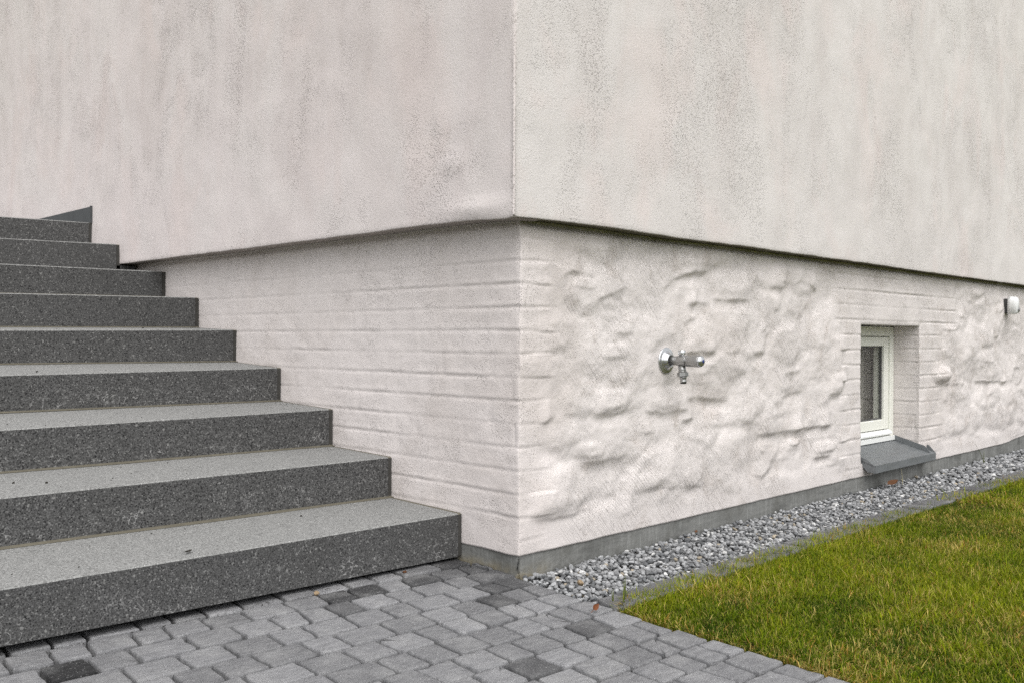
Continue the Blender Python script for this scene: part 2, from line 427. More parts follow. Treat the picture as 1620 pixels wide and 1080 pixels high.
M_ROOM = simple('room_paint', (0.20, 0.185, 0.165), 0.9, 0, 0.2, 0.1, 5)
M_CURT = simple('curtain_cloth', (0.34, 0.32, 0.295), 0.9, 0, 0.2, 0.12, 60)
M_ZINCD = simple('dark_weathered_zinc', (0.075, 0.079, 0.082), 0.6, 0.2, 0.3, 0.3, 14)
M_CHROME = steel_mat('chrome', (0.66, 0.67, 0.68), 0.12)
M_STEEL = steel_mat('brushed_nickel', (0.40, 0.40, 0.395), 0.32)
M_BLACK = simple('black_rubber', (0.015, 0.015, 0.015), 0.6, 0, 0.4, 0.1, 90)
M_BLUE = simple('blue_mark', (0.02, 0.035, 0.16), 0.4, 0, 0.5, 0.05, 90)
M_WPLA = simple('white_plastic', (0.78, 0.79, 0.79), 0.35, 0, 0.5, 0.02, 30)
M_DPLA = simple('dark_grey_plastic', (0.055, 0.055, 0.055), 0.5, 0, 0.4, 0.1, 60)
M_LENS = simple('grey_sensor_lens', (0.19, 0.19, 0.19), 0.15, 0, 0.5, 0.05, 30)
M_LEAF = simple('dry_orange_leaf', (0.135, 0.044, 0.014), 0.7, 0, 0.3, 0.45, 120, 0.001)
M_LEAF2 = simple('dry_brown_leaf', (0.10, 0.042, 0.016), 0.7, 0, 0.3, 0.45, 120, 0.001)
M_STALK = simple('straw_stalk', (0.45, 0.40, 0.24), 0.8, 0, 0.2, 0.15, 60)
M_WEED = simple('weed_blade', (0.10, 0.12, 0.03), 0.6, 0, 0.3, 0.25, 60)
M_TAN = simple('tan_pebble', (0.27, 0.20, 0.125), 0.75, 0, 0.3, 0.3, 120, 0.001)
M_DIRT = simple('dark_crumbs', (0.03, 0.027, 0.022), 0.9, 0, 0.1, 0.4, 200)
g_t = NT('window_glass')
M_GLASS = g_t.m
gl = g_t.n.new('ShaderNodeBsdfGlossy'); gl.inputs['Roughness'].default_value = 0.01
tr_ = g_t.n.new('ShaderNodeBsdfTransparent'); tr_.inputs['Color'].default_value = (0.90, 0.91, 0.90, 1)
fr = g_t.n.new('ShaderNodeLayerWeight'); fr.inputs['Blend'].default_value = 0.5
fac_ = g_t.math('ADD', g_t.math('MULTIPLY', g_t.math('POWER', fr.outputs['Facing'], 5.0), 0.95), 0.035)
mx_ = g_t.n.new('ShaderNodeMixShader')
g_t.l.new(fac_, mx_.inputs[0]); g_t.l.new(tr_.outputs[0], mx_.inputs[1]); g_t.l.new(gl.outputs[0], mx_.inputs[2])
g_t.l.new(mx_.outputs[0], g_t.n['Material Output'].inputs['Surface'])
# ------------------------------------------------------------------ the ground
gv = [(-150, -150, -0.075), (150, -150, -0.075), (150, 150, -0.075), (-150, 150, -0.075)]
link('ground', mesh_np('ground', gv, np.array([[0, 1, 2, 3]]), M_GROUND, False), None, 'structure')

# ------------------------------------------------------------------ the house
house = thing('house', 'pale pinkish plastered house corner with overhanging upper wall and lumpy stone plinth', 'house', (0, 0, 0))
OH_L, OH_R, OH_Z = 0.092, 0.062, 1.1055           # overhang on the stair side, on the garden side, its height
WX0, WX1, WZ0, WZ1, WD = 2.455, 3.202, 0.115, 0.812, 0.150   # cellar window opening and its depth
PL_Z = 0.050
COURSE, PHASE = 0.0735, 0.169 - 0.0735*3

# upper wall: one skin running round the corner, with its underside
def upper_wall():
    left = np.concatenate([np.linspace(6.0, 0.4, 200), np.linspace(0.4, 0.012, 40)[1:]])
    right = np.concatenate([np.linspace(0.012, 0.4, 40), np.linspace(0.4, 7.5, 240)[1:]])
    base, nrm = [], []
    for y in left: base.append((-OH_L, y-OH_R)); nrm.append((-1, 0))
    r = 0.006
    for a in np.linspace(0, math.pi/2, 7)[1:-1]:
        base.append((-OH_L+r-r*math.cos(a), -OH_R+r-r*math.sin(a))); nrm.append((-math.cos(a), -math.sin(a)))
    for x in right: base.append((x-OH_L, -OH_R)); nrm.append((0, -1))
    base, nrm = np.array(base), np.array(nrm)
    base[:len(left), 1] = np.where(left < 0.02, base[:len(left), 1]-0.006, base[:len(left), 1])
    base[-len(right):, 0] = np.where(right < 0.02, base[-len(right):, 0]-0.006, base[-len(right):, 0])
    s = np.concatenate([-left, np.zeros(5), right])
    prof = [(-0.135, 0.004), (-0.030, 0.002), (-0.004, 0.0), (-0.001, 0.0008), (0.0, 0.0035), (0.0, 0.016)]
    prof += [(0.0, z) for z in np.concatenate([np.linspace(0.03, 0.30, 16), np.linspace(0.33, 3.4, 110)])]
    off = np.array([p[0] for p in prof])[:, None]; zz = np.array([p[1] for p in prof])[:, None]
    S = np.broadcast_to(s[None, :], (len(prof), len(s))); Z = np.broadcast_to(zz, S.shape)
    d = 0.010*fbm(S*1.3, Z*1.1, 3, 4)+0.0045*fbm(S*6, Z*6, 9, 3)
    d = d*sstep(-0.02, 0.002, off)*sstep(0.0, 0.02, np.abs(S))
    # a trowel lump left by the corner, above the lip
    d += 0.010*np.exp(-((S+0.16)/0.13)**2-((Z-0.035)/0.022)**2)*(S < 0)*(off >= 0)
    d += 0.006*np.exp(-((S+0.28)/0.06)**2-((Z-0.19)/0.03)**2)*(off >= 0)
    lip = 0.0028*fbm(S*9, S*0+0.5, 21, 4)+0.003*vnoise(S*2.2, S*0, 5)
    lip = lip-0.006*np.exp(-((S+0.06)/0.10)**2)+0.005*np.exp(-((S-0.004)/0.012)**2)
    zl = Z+OH_Z+lip*(1-sstep(0.0, 0.08, Z))
    o = off+d
    P = np.stack([base[None, :, 0]+nrm[None, :, 0]*o, base[None, :, 1]+nrm[None, :, 1]*o, zl], -1).reshape(-1, 3)
    F = grid_faces(len(s), len(prof))
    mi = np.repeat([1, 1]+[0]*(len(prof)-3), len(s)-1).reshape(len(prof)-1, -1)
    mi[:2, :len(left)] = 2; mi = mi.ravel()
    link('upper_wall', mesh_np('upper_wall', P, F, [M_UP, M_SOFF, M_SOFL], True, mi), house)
upper_wall()

LEDGES= [(0.6, [(0.201, 0.951), (0.251, 0.964), (0.31, 0.959), (0.353, 0.95)]), (0.45, [(0.379, 0.876), (0.451, 0.896), (0.534, 0.916), (0.581, 0.912)]), (0.6, [(0.479, 0.759), (0.526, 0.758), (0.583, 0.761)]), (0.55, [(0.771, 0.926), (0.824, 0.959), (0.877, 0.98), (0.965, 0.991)]), (0.4, [(0.401, 1.004), (0.446, 0.998)]), (0.35, [(0.571, 1.0), (0.605, 1.006)]), (0.4, [(0.9, 0.807), (0.978, 0.821)]), (0.5, [(0.927, 0.875), (0.983, 0.878)]), (0.25, [(0.007, 0.961), (0.129, 0.964)]), (0.6, [(0.891, 0.988), (1.058, 0.994)]), (0.6, [(0.942, 0.876), (1.059, 0.879)]), (0.7, [(1.133, 0.897), (1.385, 0.901)]), (0.8, [(1.554, 0.963), (1.682, 0.97)]), (0.5, [(1.839, 1.001), (1.911, 0.983), (1.975, 0.964)]), (0.6, [(1.579, 0.866), (1.628, 0.874)]), (0.5, [(1.462, 0.768), (1.516, 0.797)]), (0.75, [(0.906, 0.689), (1.101, 0.689)]), (0.5, [(1.191, 0.687), (1.276, 0.69)]), (0.4, [(1.417, 0.687), (1.494, 0.677)]), (0.45, [(1.656, 0.589), (1.817, 0.598)]), (0.5, [(1.64, 0.483), (1.775, 0.503), (1.844, 0.504)]), (0.75, [(0.945, 0.508), (1.036, 0.51), (1.214, 0.489)]), (0.55, [(1.497, 0.337), (1.776, 0.336), (2.143, 0.342)]), (0.5, [(2.102, 0.484), (2.25, 0.49)]), (0.5, [(0.895, 0.424), (0.971, 0.434)]), (0.8, [(0.101, 0.467), (0.143, 0.481)]), (0.5, [(0.22, 0.491), (0.319, 0.48)]), (0.85, [(0.375, 0.483), (0.471, 0.481), (0.571, 0.492)]), (0.75, [(0.665, 0.478), (0.796, 0.464), (0.923, 0.471)]), (0.5, [(0.9, 0.432), (0.971, 0.431)]), (0.5, [(0.623, 0.404), (0.709, 0.398)]), (0.65, [(0.311, 0.324), (0.414, 0.318), (0.531, 0.326)]), (0.3, [(0.147, 0.387), (0.212, 0.379)]), (0.9, [(0.061, 0.17), (0.162, 0.154), (0.267, 0.155), (0.349, 0.165)]), (0.4, [(0.678, 0.2), (0.856, 0.183)]), (0.3, [(0.415, 0.196), (0.492, 0.194)]), (0.6, [(1.772, 0.337), (2.104, 0.337)]), (0.5, [(1.448, 0.335), (1.669, 0.334)]), (0.5, [(1.724, 0.256), (1.815, 0.255)]), (0.85, [(1.968, 0.194), (2.106, 0.196)]), (0.4, [(1.467, 0.265), (1.505, 0.264)]), (0.4, [(0.918, 0.177), (1.033, 0.164)]), (0.35, [(2.075, 0.151), (2.169, 0.147)]), (0.4, [(1.64, 0.484), (1.715, 0.487)]), (0.9, [(3.394, 0.506), (3.514, 0.487), (3.63, 0.483)]), (0.7, [(3.68, 0.48), (3.868, 0.481)]), (0.75, [(4.113, 0.487), (4.649, 0.468)]), (0.5, [(4.206, 0.605), (4.394, 0.602)]), (0.5, [(4.483, 0.922), (4.559, 0.947)]), (0.4, [(3.935, 0.984), (4.027, 0.976)]), (0.5, [(4.418, 0.759), (4.472, 0.767)]), (0.6, [(3.804, 0.88), (3.892, 0.876)]), (0.4, [(4.324, 0.395), (4.441, 0.407)]), (0.4, [(3.557, 0.386), (3.626, 0.385)]), (0.4, [(4.774, 0.561), (4.923, 0.552)]), (0.3, [(3.798, 0.288), (3.857, 0.29)])]
CREASES= [(0.8, 1, [(3.537, 0.777), (3.58, 0.685), (3.628, 0.602)]), (0.6, 1, [(3.801, 1.064), (3.735, 0.999), (3.803, 0.896)]), (0.5, -1, [(4.276, 0.301), (4.36, 0.241), (4.445, 0.156)]), (0.7, -1, [(1.727, 1.026), (1.682, 0.97)]), (0.6, -1, [(1.987, 1.029), (1.977, 0.942)]), (0.5, -1, [(2.211, 0.896), (2.236, 0.762), (2.263, 0.58)]), (0.4, -1, [(4.534, 1.015), (4.56, 0.924)]), (0.5, 1, [(0.178, 0.54), (0.159, 0.5)]), (0.5, -1, [(0.362, 0.259), (0.353, 0.176)]), (0.35, -1, [(1.07, 0.262), (1.115, 0.186), (1.126, 0.148)])]
BULGES= [(0.8, 0.204, 0.241, 0.158, 0.081), (0.8, 0.47, 0.524, 0.111, 0.043), (0.6, 0.338, 0.357, 0.085, 0.03), (1.0, 1.857, 0.997, 0.127, 0.068), (0.6, 1.651, 1.021, 0.101, 0.05), (1.6, 3.514, 0.538, 0.132, 0.049), (0.8, 3.647, 0.82, 0.143, 0.037), (0.8, 1.779, 0.275, 0.064, 0.019), (0.9, 2.067, 0.232, 0.11, 0.032), (0.6, 0.25, 1.035, 0.059, 0.033), (0.4, 0.31, 0.918, 0.06, 0.022), (0.5, 0.451, 0.833, 0.074, 0.04), (0.6, 0.48, 0.69, 0.094, 0.034), (0.4, 0.131, 0.719, 0.088, 0.042), (0.5, 2.08, 0.761, 0.177, 0.168), (0.6, 1.005, 1.016, 0.093, 0.029), (0.6, 1.252, 0.962, 0.147, 0.054), (0.5, 1.298, 0.648, 0.119, 0.062), (0.5, 1.757, 0.558, 0.195, 0.059), (0.6, 2.179, 0.537, 0.1, 0.045), (0.7, 0.796, 0.517, 0.139, 0.046), (0.4, 0.533, 0.142, 0.092, 0.05), (0.6, 0.117, 0.488, 0.034, 0.022), (0.4, 0.635, 0.212, 0.13, 0.038), (0.5, 1.984, 0.125, 0.17, 0.042), (0.5, 1.163, 0.419, 0.138, 0.042), (0.4, 1.643, 0.239, 0.151, 0.04), (0.5, 1.641, 0.439, 0.165, 0.047), (0.4, 3.971, 0.608, 0.219, 0.13), (0.5, 4.22, 0.76, 0.198, 0.078), (0.5, 4.354, 0.546, 0.276, 0.056), (0.5, 3.854, 0.429, 0.182, 0.064), (0.4, 4.226, 0.348, 0.199, 0.089), (0.4, 4.705, 0.327, 0.223, 0.106), (0.5, 4.12, 0.99, 0.161, 0.066), (0.4, 4.846, 0.656, 0.152, 0.072)]


def ledges(X, Z):
    h = np.zeros_like(X)
    for s, P in LEDGES:
        px = np.array([p[0] for p in P]); pz = np.array([p[1] for p in P])
        o = np.argsort(px); px, pz = px[o], pz[o]
        x0, x1 = px[0], px[-1]; m = 0.5*(x0+x1); L = max(x1-x0, 0.03)
        far = (X > x0-0.06) & (X < x1+0.06) & (Z > pz.min()-0.05) & (Z < pz.max()+0.2)
        if not far.any(): continue
        xx, zz = X[far], Z[far]
        zl = np.interp(xx, px, pz)+0.006*fbm(xx*22, zz*4, 77, 3)
        w = sstep(x0-0.03, x0+0.03, xx)*(1-sstep(x1-0.03, x1+0.03, xx))
        w = w*(0.75+0.9*(vnoise(xx*16, zz*0+s*7, 55)))
        dz = zz-zl
        up_ = 0.045+0.05*s
        g = np.where(dz >= 0, np.exp(-(dz/up_)**1.5), np.exp(-(dz/0.0115)**2))
        g2 = -0.30*np.exp(-((dz+0.030)/0.020)**2)
        h[far] += 0.027*s*w*(g+g2)
    return h
def creases(X, Z):
    h = np.zeros_like(X)
    for s, dr, P in CREASES:
        px = np.array([p[0] for p in P]); pz = np.array([p[1] for p in P])
        o = np.argsort(pz); px, pz = px[o], pz[o]
        z0, z1 = pz[0], pz[-1]
        far = (Z > z0-0.05) & (Z < z1+0.05) & (X > px.min()-0.2) & (X < px.max()+0.2)
        xx, zz = X[far], Z[far]
        xl = np.interp(zz, pz, px)+0.006*fbm(zz*20, xx*4, 31, 3)
        w = sstep(z0-0.03, z0+0.03, zz)*(1-sstep(z1-0.03, z1+0.03, zz))
        dx = (xx-xl)*dr
        g = np.where(dx >= 0, np.exp(-(dx/0.09)**1.5), np.exp(-(dx/0.012)**2))-0.3*np.exp(-((dx+0.022)/0.016)**2)
        h[far] += 0.020*s*w*g
    return h
def bulges(X, Z):
    h = np.zeros_like(X)
    for s, cx, cz, rx, rz in BULGES:
        if cx < 0.3 and rx < 0.06: continue
        far = (np.abs(X-cx) < rx*1.6) & (np.abs(Z-cz) < rz*1.6)
        xx, zz = X[far], Z[far]
        u = (xx-cx)/rx+0.22*vnoise(xx*14, zz*14, 3); v = (zz-cz)/rz+0.22*vnoise(xx*14+9, zz*14, 8)
        r = (np.abs(u)**2.6+np.abs(v)**2.6)**(1/2.6)
        h[far] += 0.019*s*(1-sstep(0.45, 1.12, r))*(1-0.25*v)
    return h
def rubble(X, Z):
    """irregular field stones under the render coat"""
    wx = X+0.05*fbm(X*5, Z*5, 41, 3); wz = Z+0.04*fbm(X*5+7, Z*5, 43, 3)
    gx, gz = 0.29, 0.165
    iz = np.floor(wz/gz).astype(int)
    f1 = np.full(X.shape, 9.0); f2 = f1.copy(); a1 = np.zeros(X.shape); t1 = np.zeros(X.shape)
    for dj in (-1, 0, 1):
        jz = iz+dj
        sh = hash2(jz, jz*0, 5)*gx
        ix = np.floor((wx-sh)/gx).astype(int)
        for di in (-1, 0, 1):
            jx = ix+di
            cx = (jx+0.5+0.75*(hash2(jx, jz, 1)-0.5))*gx+sh; cz = (jz+0.5+0.7*(hash2(jx, jz, 2)-0.5))*gz
            d = np.sqrt(((wx-cx)/1.5)**2+(wz-cz)**2)*(0.8+0.5*hash2(jx, jz, 6))
            n = d < f1
            f2 = np.where(n, f1, np.minimum(f2, d)); a1 = np.where(n, hash2(jx, jz, 3), a1)
            t1 = np.where(n, (wz-cz)*(hash2(jx, jz, 4)-0.6)+(wx-cx)*(hash2(jx, jz, 9)-0.5)*0.6, t1); f1 = np.where(n, d, f1)
    e = f2-f1
    return (0.003+0.010*a1)*sstep(0.0, 0.085, e)+0.16*t1*sstep(0.0, 0.085, e)-0.006
def courses(S, Z, seed=0):
    k = (Z-PHASE)/COURSE
    kk = np.round(k); dz = (k-kk)*COURSE+0.0022*fbm(S*7, kk*3.1, 13+seed, 3)
    a = 0.26+1.45*np.clip(vnoise(S*2.6, kk*5.3, 23+seed)+0.40, 0, 1)*(0.7+0.8*vnoise(S*13, kk*3.7, 27+seed))
    dz = dz+0.0016*vnoise(S*34, kk*1.7, 15+seed)
    gro = -0.0064*a*np.exp(-(dz/0.0048)**2)
    lip = 0.0020*a*np.exp(-((dz-0.010)/0.008)**2)
    proud = 0.0040*(hash2((np.floor(k)).astype(int), np.floor(S/0.25+hash2(np.floor(k).astype(int), (S*0).astype(int), 7)).astype(int), 3)-0.5)
    row = np.floor(k); sx = (S+0.12*(row % 2)+0.05*hash2(row.astype(int), row.astype(int)*0, 11))/0.24
    dxj = (sx-np.round(sx))*0.24
    hj = -0.0058*np.clip(0.3+1.6*vnoise(np.round(sx)*3.3, row*5.7, 29+seed), 0, 1)*np.exp(-(dxj/0.0055)**2)
    return gro+lip+hj
def plinth_d(S, Z):
    """how far the render stands proud of the wall plane; S<0 stair side, S>0 garden side"""
    # left: painted brick courses, fading away from the corner
    fadeL = (0.35+0.65*np.exp(-np.clip(-S, 0, 9)/1.3))*sstep(1.075, 1.0, Z)*sstep(0.10, 0.20, Z)
    dL = courses(S, Z)*fadeL*0.62+0.005*fbm(S*3, Z*3, 61, 4)+0.0022*fbm(S*18, Z*22, 63, 3)
    # right: rubble with brick at the corner and round the window
    wob = 0.05*fbm(S*2, Z*5, 71, 2)
    stag = 0.05*((np.floor((Z-PHASE)/COURSE).astype(int) % 2)-0.5)
    corner = 1-sstep(0.04, 0.17, S+wob+stag)
    jl = sstep(2.20, 2.30, S+wob*0.5+stag)*(1-sstep(3.42, 3.56, S+wob*0.8+stag))
    lint = sstep(2.12, 2.22, S+wob*0.5)*(1-sstep(3.70, 3.78, S+wob*0.5))*sstep(0.79, 0.83, Z)
    brick = np.clip(np.maximum(np.maximum(corner*0.75, jl), lint), 0, 1)
    tap = np.exp(-(((S-0.782)/0.085)**2+((Z-0.654)/0.085)**2)**2)
    top = sstep(1.10, 1.03, Z); bot = sstep(0.05, 0.16, Z)
    def lumps(x, z):
        return 0.034*fbm(x*2.7+0.2*fbm(x*3, z*3, 2, 2), z*4.3, 81, 2, 0.45)+0.0055*fbm(x*8, z*12, 83, 3)
    sk = lumps(S, Z)
    for _ in range(2): sk = lumps(S+0.25*sk, Z+1.0*sk)           # sag: undersides turn steeper than the tops
    rough = rubble(S, Z)*0.78+ledges(S, Z)*0.70+bulges(S, Z)*0.66+sk+0.0030*fbm(S*26, Z*30, 85, 3)
    rough = 0.80*rough*(0.25+0.75*top)*(0.35+0.65*bot)
    dR = rough*(1-brick*0.93)*(1-tap)+brick*(courses(S, Z, 3)*0.62+0.0045*fbm(S*6, Z*8, 91, 4))
    spec = np.zeros_like(S)
    for s, cx, cz, rx, rz in BULGES:
        if s > 1.5:
            r = np.sqrt(((S-cx)/rx)**2+((Z-cz)/rz)**2); spec += 0.019*(1-sstep(0.25, 1.15, r+0.35*vnoise(S*25, Z*25, 6)))
    dR = dR+spec
    # rounded arrises at the opening
    ax = np.maximum(np.maximum(WX0-S, S-WX1), np.maximum(WZ0-Z, Z-WZ1))
    dR = dR-0.004*np.exp(-np.clip(ax, 0, 1)/0.010)*(S > 1)
    dR = dR-np.minimum(dR, 0)*(1-sstep(0.10, 0.18, Z))
    dL = dL-np.minimum(dL, 0)*(1-sstep(0.10, 0.18, Z))
    m = sstep(-0.004, 0.004, S)
    d = dL*(1-m)+dR*m
    d = d-np.where(S > 0, 0.020, 0.009)*sstep(1.080, 1.104, Z)
    return d-0.003*np.exp(-np.abs(S)/0.006)
def plinth():
    sl = -np.concatenate([np.linspace(4.2, 3.0, 40), np.linspace(3.0, 0.03, 270)[1:], np.linspace(0.03, 0.0025, 8)[1:]])
    a = np.concatenate([np.linspace(0.0, 0.02, 6), np.linspace(0.02, WX0, 505)[1:]])
    b = np.linspace(WX0, WX1, 100)[1:]; c = np.linspace(WX1, 6.4, 420)[1:]
    S1 = np.concatenate([sl, a, b, c])
    Z1 = np.concatenate([np.linspace(PL_Z, WZ0, 13), np.linspace(WZ0, WZ1, 141)[1:], np.linspace(WZ1, 1.120, 62)[1:]])
    S, Z = np.meshgrid(S1, Z1)
    d = plinth_d(S, Z)
    Zw = Z+(0.0035*fbm(S*6, S*0+1.5, 101, 4)+0.030*sstep(4.55, 5.2, S))*(1-sstep(0.0, 0.06, Z-PL_Z))
    Lm = S <= 0
    x = np.where(S < 0, -d, S); y = np.where(S < 0, -S, -d)
    ci = np.abs(S) < 1e-9
    x = np.where(ci, -d*0.8, x); y = np.where(ci, -d*0.8, y)
    P = np.stack([x, y, Zw], -1)
    # turn the coat in under its lower edge
    low = P[:1].copy(); nL = (S[0] < 0)
    low[0, :, 0] = np.where(nL, 0.03, low[0, :, 0]+np.where(S[0] < 0.03, 0.03-S[0], 0)); low[0, :, 1] = np.where(nL, np.maximum(low[0, :, 1], 0.03), 0.03)
    low[0, :, 2] += 0.001
    P = np.concatenate([low, P]); nz = len(Z1)+1; ns = len(S1)
    Zc = np.concatenate([[PL_Z-1e-4], Z1])
    sm = 0.5*(S1[:-1]+S1[1:]); zm = 0.5*(Zc[:-1]+Zc[1:])
    SM, ZM = np.meshgrid(sm, zm)
    keep = ~((SM > WX0) & (SM < WX1) & (ZM > WZ0) & (ZM < WZ1))
    V = P.reshape(-1, 3); F = grid_faces(ns, nz, keep)
    parts_v, parts_f = [V], [F]; base = len(V)
    # reveals: right jamb, left jamb, head
    zr = Z1[(Z1 >= WZ0-1e-6) & (Z1 <= WZ1+1e-6)]
    yr = np.linspace(0, 1, 26)
    for xj, sgn in ((WX1, -1.0), (WX0, 1.0)):
        D = -plinth_d(np.full_like(zr, xj), zr)
        YY = D[:, None]*(1-yr[None])+WD*yr[None]
        inn = (courses(YY+5.0, zr[:, None]+0*YY, 9)*0.6+0.005*fbm(YY*9, zr[:, None]*9+YY*0, 33, 3))*sstep(0, 0.15, yr)[None]
        if sgn < 0: inn = inn*sstep(0, 0.1, yr)[None]
        X = xj+sgn*inn
        V2 = np.stack([X, YY, zr[:, None]+0*YY], -1).reshape(-1, 3); F2 = grid_faces(len(yr), len(zr))
        parts_v.append(V2); parts_f.append((F2 if sgn < 0 else F2[:, ::-1])+base); base += len(V2)
    xr = S1[(S1 >= WX0-1e-6) & (S1 <= WX1+1e-6)]
    D = -plinth_d(xr, np.full_like(xr, WZ1)); YY = D[None]*(1-yr[:, None])+WD*yr[:, None]
    ZZ = WZ1+0.004*fbm(xr[None]*8+YY*0, YY*8, 37, 3)*sstep(0, 0.2, yr)[:, None]
    V2 = np.stack([xr[None]+0*YY, YY, ZZ], -1).reshape(-1, 3)
    parts_v.append(V2); parts_f.append(grid_faces(len(xr), len(yr))[:, ::-1]+base)
    link('plinth_wall', mesh_np('plinth_wall', np.concatenate(parts_v), np.concatenate(parts_f), M_PL), house)
plinth()

# concrete footing strip, a little behind the render
def footing():
    s = np.concatenate([-np.linspace(4.2, 0.02, 160), [-0.004, 0.0, 0.004], np.linspace(0.02, 6.4, 420)])
    z = np.linspace(-0.09, PL_Z+0.055, 16)
    S, Z = np.meshgrid(s, z)
    d = -0.004+0.0035*fbm(S*4, Z*9, 5, 4)+0.0015*fbm(S*30, Z*30, 6, 2)
    x = np.where(S < 0, -d, np.where(S == 0, -d, S)); y = np.where(S < 0, -S, -d)
    link('footing', mesh_np('footing', np.stack([x, y, Z], -1).reshape(-1, 3), grid_faces(len(s), len(z)), M_FOOT), house)
footing()

# cellar window
win = MB()
FY = WD
# outer frame: jambs, head, sill piece
xl, xr_ = WX0+0.001, WX1-0.001
jw = 0.048
win.chamfer_box(xr_-jw, xr_, FY-0.004, FY+0.075, 0.176, WZ1-0.006, 0.003)
win.chamfer_box(xl, xl+jw, FY-0.004, FY+0.075, 0.176, WZ1-0.006, 0.003)
win.chamfer_box(xl+jw, xr_-jw, FY-0.002, FY+0.075, WZ1-0.058, WZ1-0.006, 0.003)
win.chamfer_box(xl+jw, xr_-jw, FY-0.002, FY+0.075, 0.178, 0.206, 0.003)
window = win.build('window', M_PAINT, house)
sa = MB(); sx0, sx1, sz0, sz1 = xl+jw+0.003, xr_-jw-0.003, 0.236, WZ1-0.062
sw = 0.056
sa.chamfer_box(sx1-sw, sx1, FY+0.004, FY+0.070, sz0, sz1, 0.004)
sa.chamfer_box(sx0, sx0+sw, FY+0.004, FY+0.070, sz0, sz1, 0.004)
sa.chamfer_box(sx0+sw, sx1-sw, FY+0.005, FY+0.070, sz1-0.050, sz1, 0.004)
sa.chamfer_box(sx0+sw, sx1-sw, FY+0.005, FY+0.070, sz0, sz0+0.056, 0.004)
sa.build('sash', M_PAINT, window)
gk = MB(); gx0, gx1, gz0, gz1 = sx0+sw, sx1-sw, sz0+0.056, sz1-0.050
for q in ((gx1-0.007, gx1, gz0, gz1), (gx0, gx0+0.007, gz0, gz1), (gx0+0.007, gx1-0.007, gz1-0.007, gz1), (gx0+0.007, gx1-0.007, gz0, gz0+0.007)):
    gk.chamfer_box(q[0], q[1], FY+0.019, FY+0.034, q[2], q[3])
gk.build('gasket', M_GASK, window)
pn = MB(); pn.chamfer_box(gx0+0.001, gx1-0.001, FY+0.024, FY+0.028, gz0+0.001, gz1-0.001); pn.build('pane', M_GLASS, window)
al = MB()
al.prism([(FY-0.020, 0.209), (FY+0.006, 0.214), (FY+0.006, 0.234), (FY-0.006, 0.233), (FY-0.020, 0.217)], sx0-0.001, sx1+0.001, 'x')
al.build('drip_profile', M_ALU, window)
al = MB(); al.chamfer_box(xl+0.004, xr_-0.006, FY-0.016, FY-0.005, 0.172, 0.199, 0.002); al.build('bottom_rail', M_ALU, window)
# zinc sill
zs = MB()
y0, y1, z0, z1 = FY-0.006, -0.066, 0.170, 0.110
t_ = 0.0025
def zpan(y): return z1+(z0-z1)*(y-y1)/(y0-y1)
zs.prism([(y0, zpan(y0)), (y1, z1), (y1, z1-0.038), (y1+0.006, z1-0.041), (y1+0.008, z1-0.036), (y1+t_, z1-0.034), (y1+t_*1.3, z1-t_), (y0, zpan(y0)-t_)], WX0+0.020, 3.262, 'x')
# back fold against the frame
zs.prism([(y0-0.002, zpan(y0)+0.001), (y0, zpan(y0)+0.001), (y0, zpan(y0)+0.004), (y0-0.002, zpan(y0)+0.004)], WX0+0.02, WX1-0.004, 'x')
sill = zs.build('window_sill', M_ZINC, house)
uz = MB()
uz.prism([(y0, zpan(y0)+0.001), (-0.030, zpan(-0.030)+0.001), (y1+0.002, z1+0.0015), (-0.030, zpan(-0.030)+0.030), (y0, zpan(y0)+0.030)], WX1-0.006, WX1-0.0035, 'x')
uz.build('upstand', M_ZINC, sill); uz = MB()
uz.prism([(-0.012, zpan(-0.012)+0.001), (y1+0.002, z1+0.001), (-0.030, zpan(-0.03)+0.028), (-0.018, zpan(-0.018)+0.030)], 3.2595, 3.2618, 'x')
uz.build('corner_piece', M_ZINC, sill); uz = MB()
uz.prism([(y0, zpan(y0)-0.002), (y1+0.001, z1-0.001), (y1+0.001, z1-0.038), (y1+0.040, z1-0.034), (0.0, zpan(0.0)-0.026), (y0, zpan(y0)-0.026)], WX0+0.017, WX0+0.0196, 'x')
uz.build('end_cheek', M_ZINC, sill); uz = MB()
uz.prism([(y0, zpan(y0)), (y1+0.045, zpan(y1+0.045)), (y1+0.006, z1+0.001), (y1+0.045, zpan(y1+0.045)+0.016), (y0, zpan(y0)+0.016)], WX0+0.0135, WX0+0.0165, 'x')

uz.build('upstand', M_ZINC, sill)
# masonry under the sill closing the opening
mb = MB(); mb.chamfer_box(WX0-0.01, WX1+0.01, 0.006, WD+0.06, 0.02, 0.116); mb.build('sill_bed', M_PL, house)
# the room behind the pane
rm = MB()
rx0, rx1, ry0, ry1, rz0, rz1 = 1.6, 4.4, FY+0.076, 2.2, -0.9, 1.25
vs = [(rx0, ry0, rz0), (rx1, ry0, rz0), (rx1, ry1, rz0), (rx0, ry1, rz0), (rx0, ry0, rz1), (rx1, ry0, rz1), (rx1, ry1, rz1), (rx0, ry1, rz1),
      (xl, ry0, 0.17), (xr_, ry0, 0.17), (xr_, ry0, WZ1), (xl, ry0, WZ1)]
rm.add(vs, [(0, 1, 2, 3), (4, 7, 6, 5), (1, 5, 6, 2), (2, 6, 7, 3), (3, 7, 4, 0), (0, 8, 9, 1), (1, 9, 10, 5), (5, 10, 11, 4), (4, 11, 8, 0)])
rm.build('cellar_room', M_ROOM, house, recalc=False)
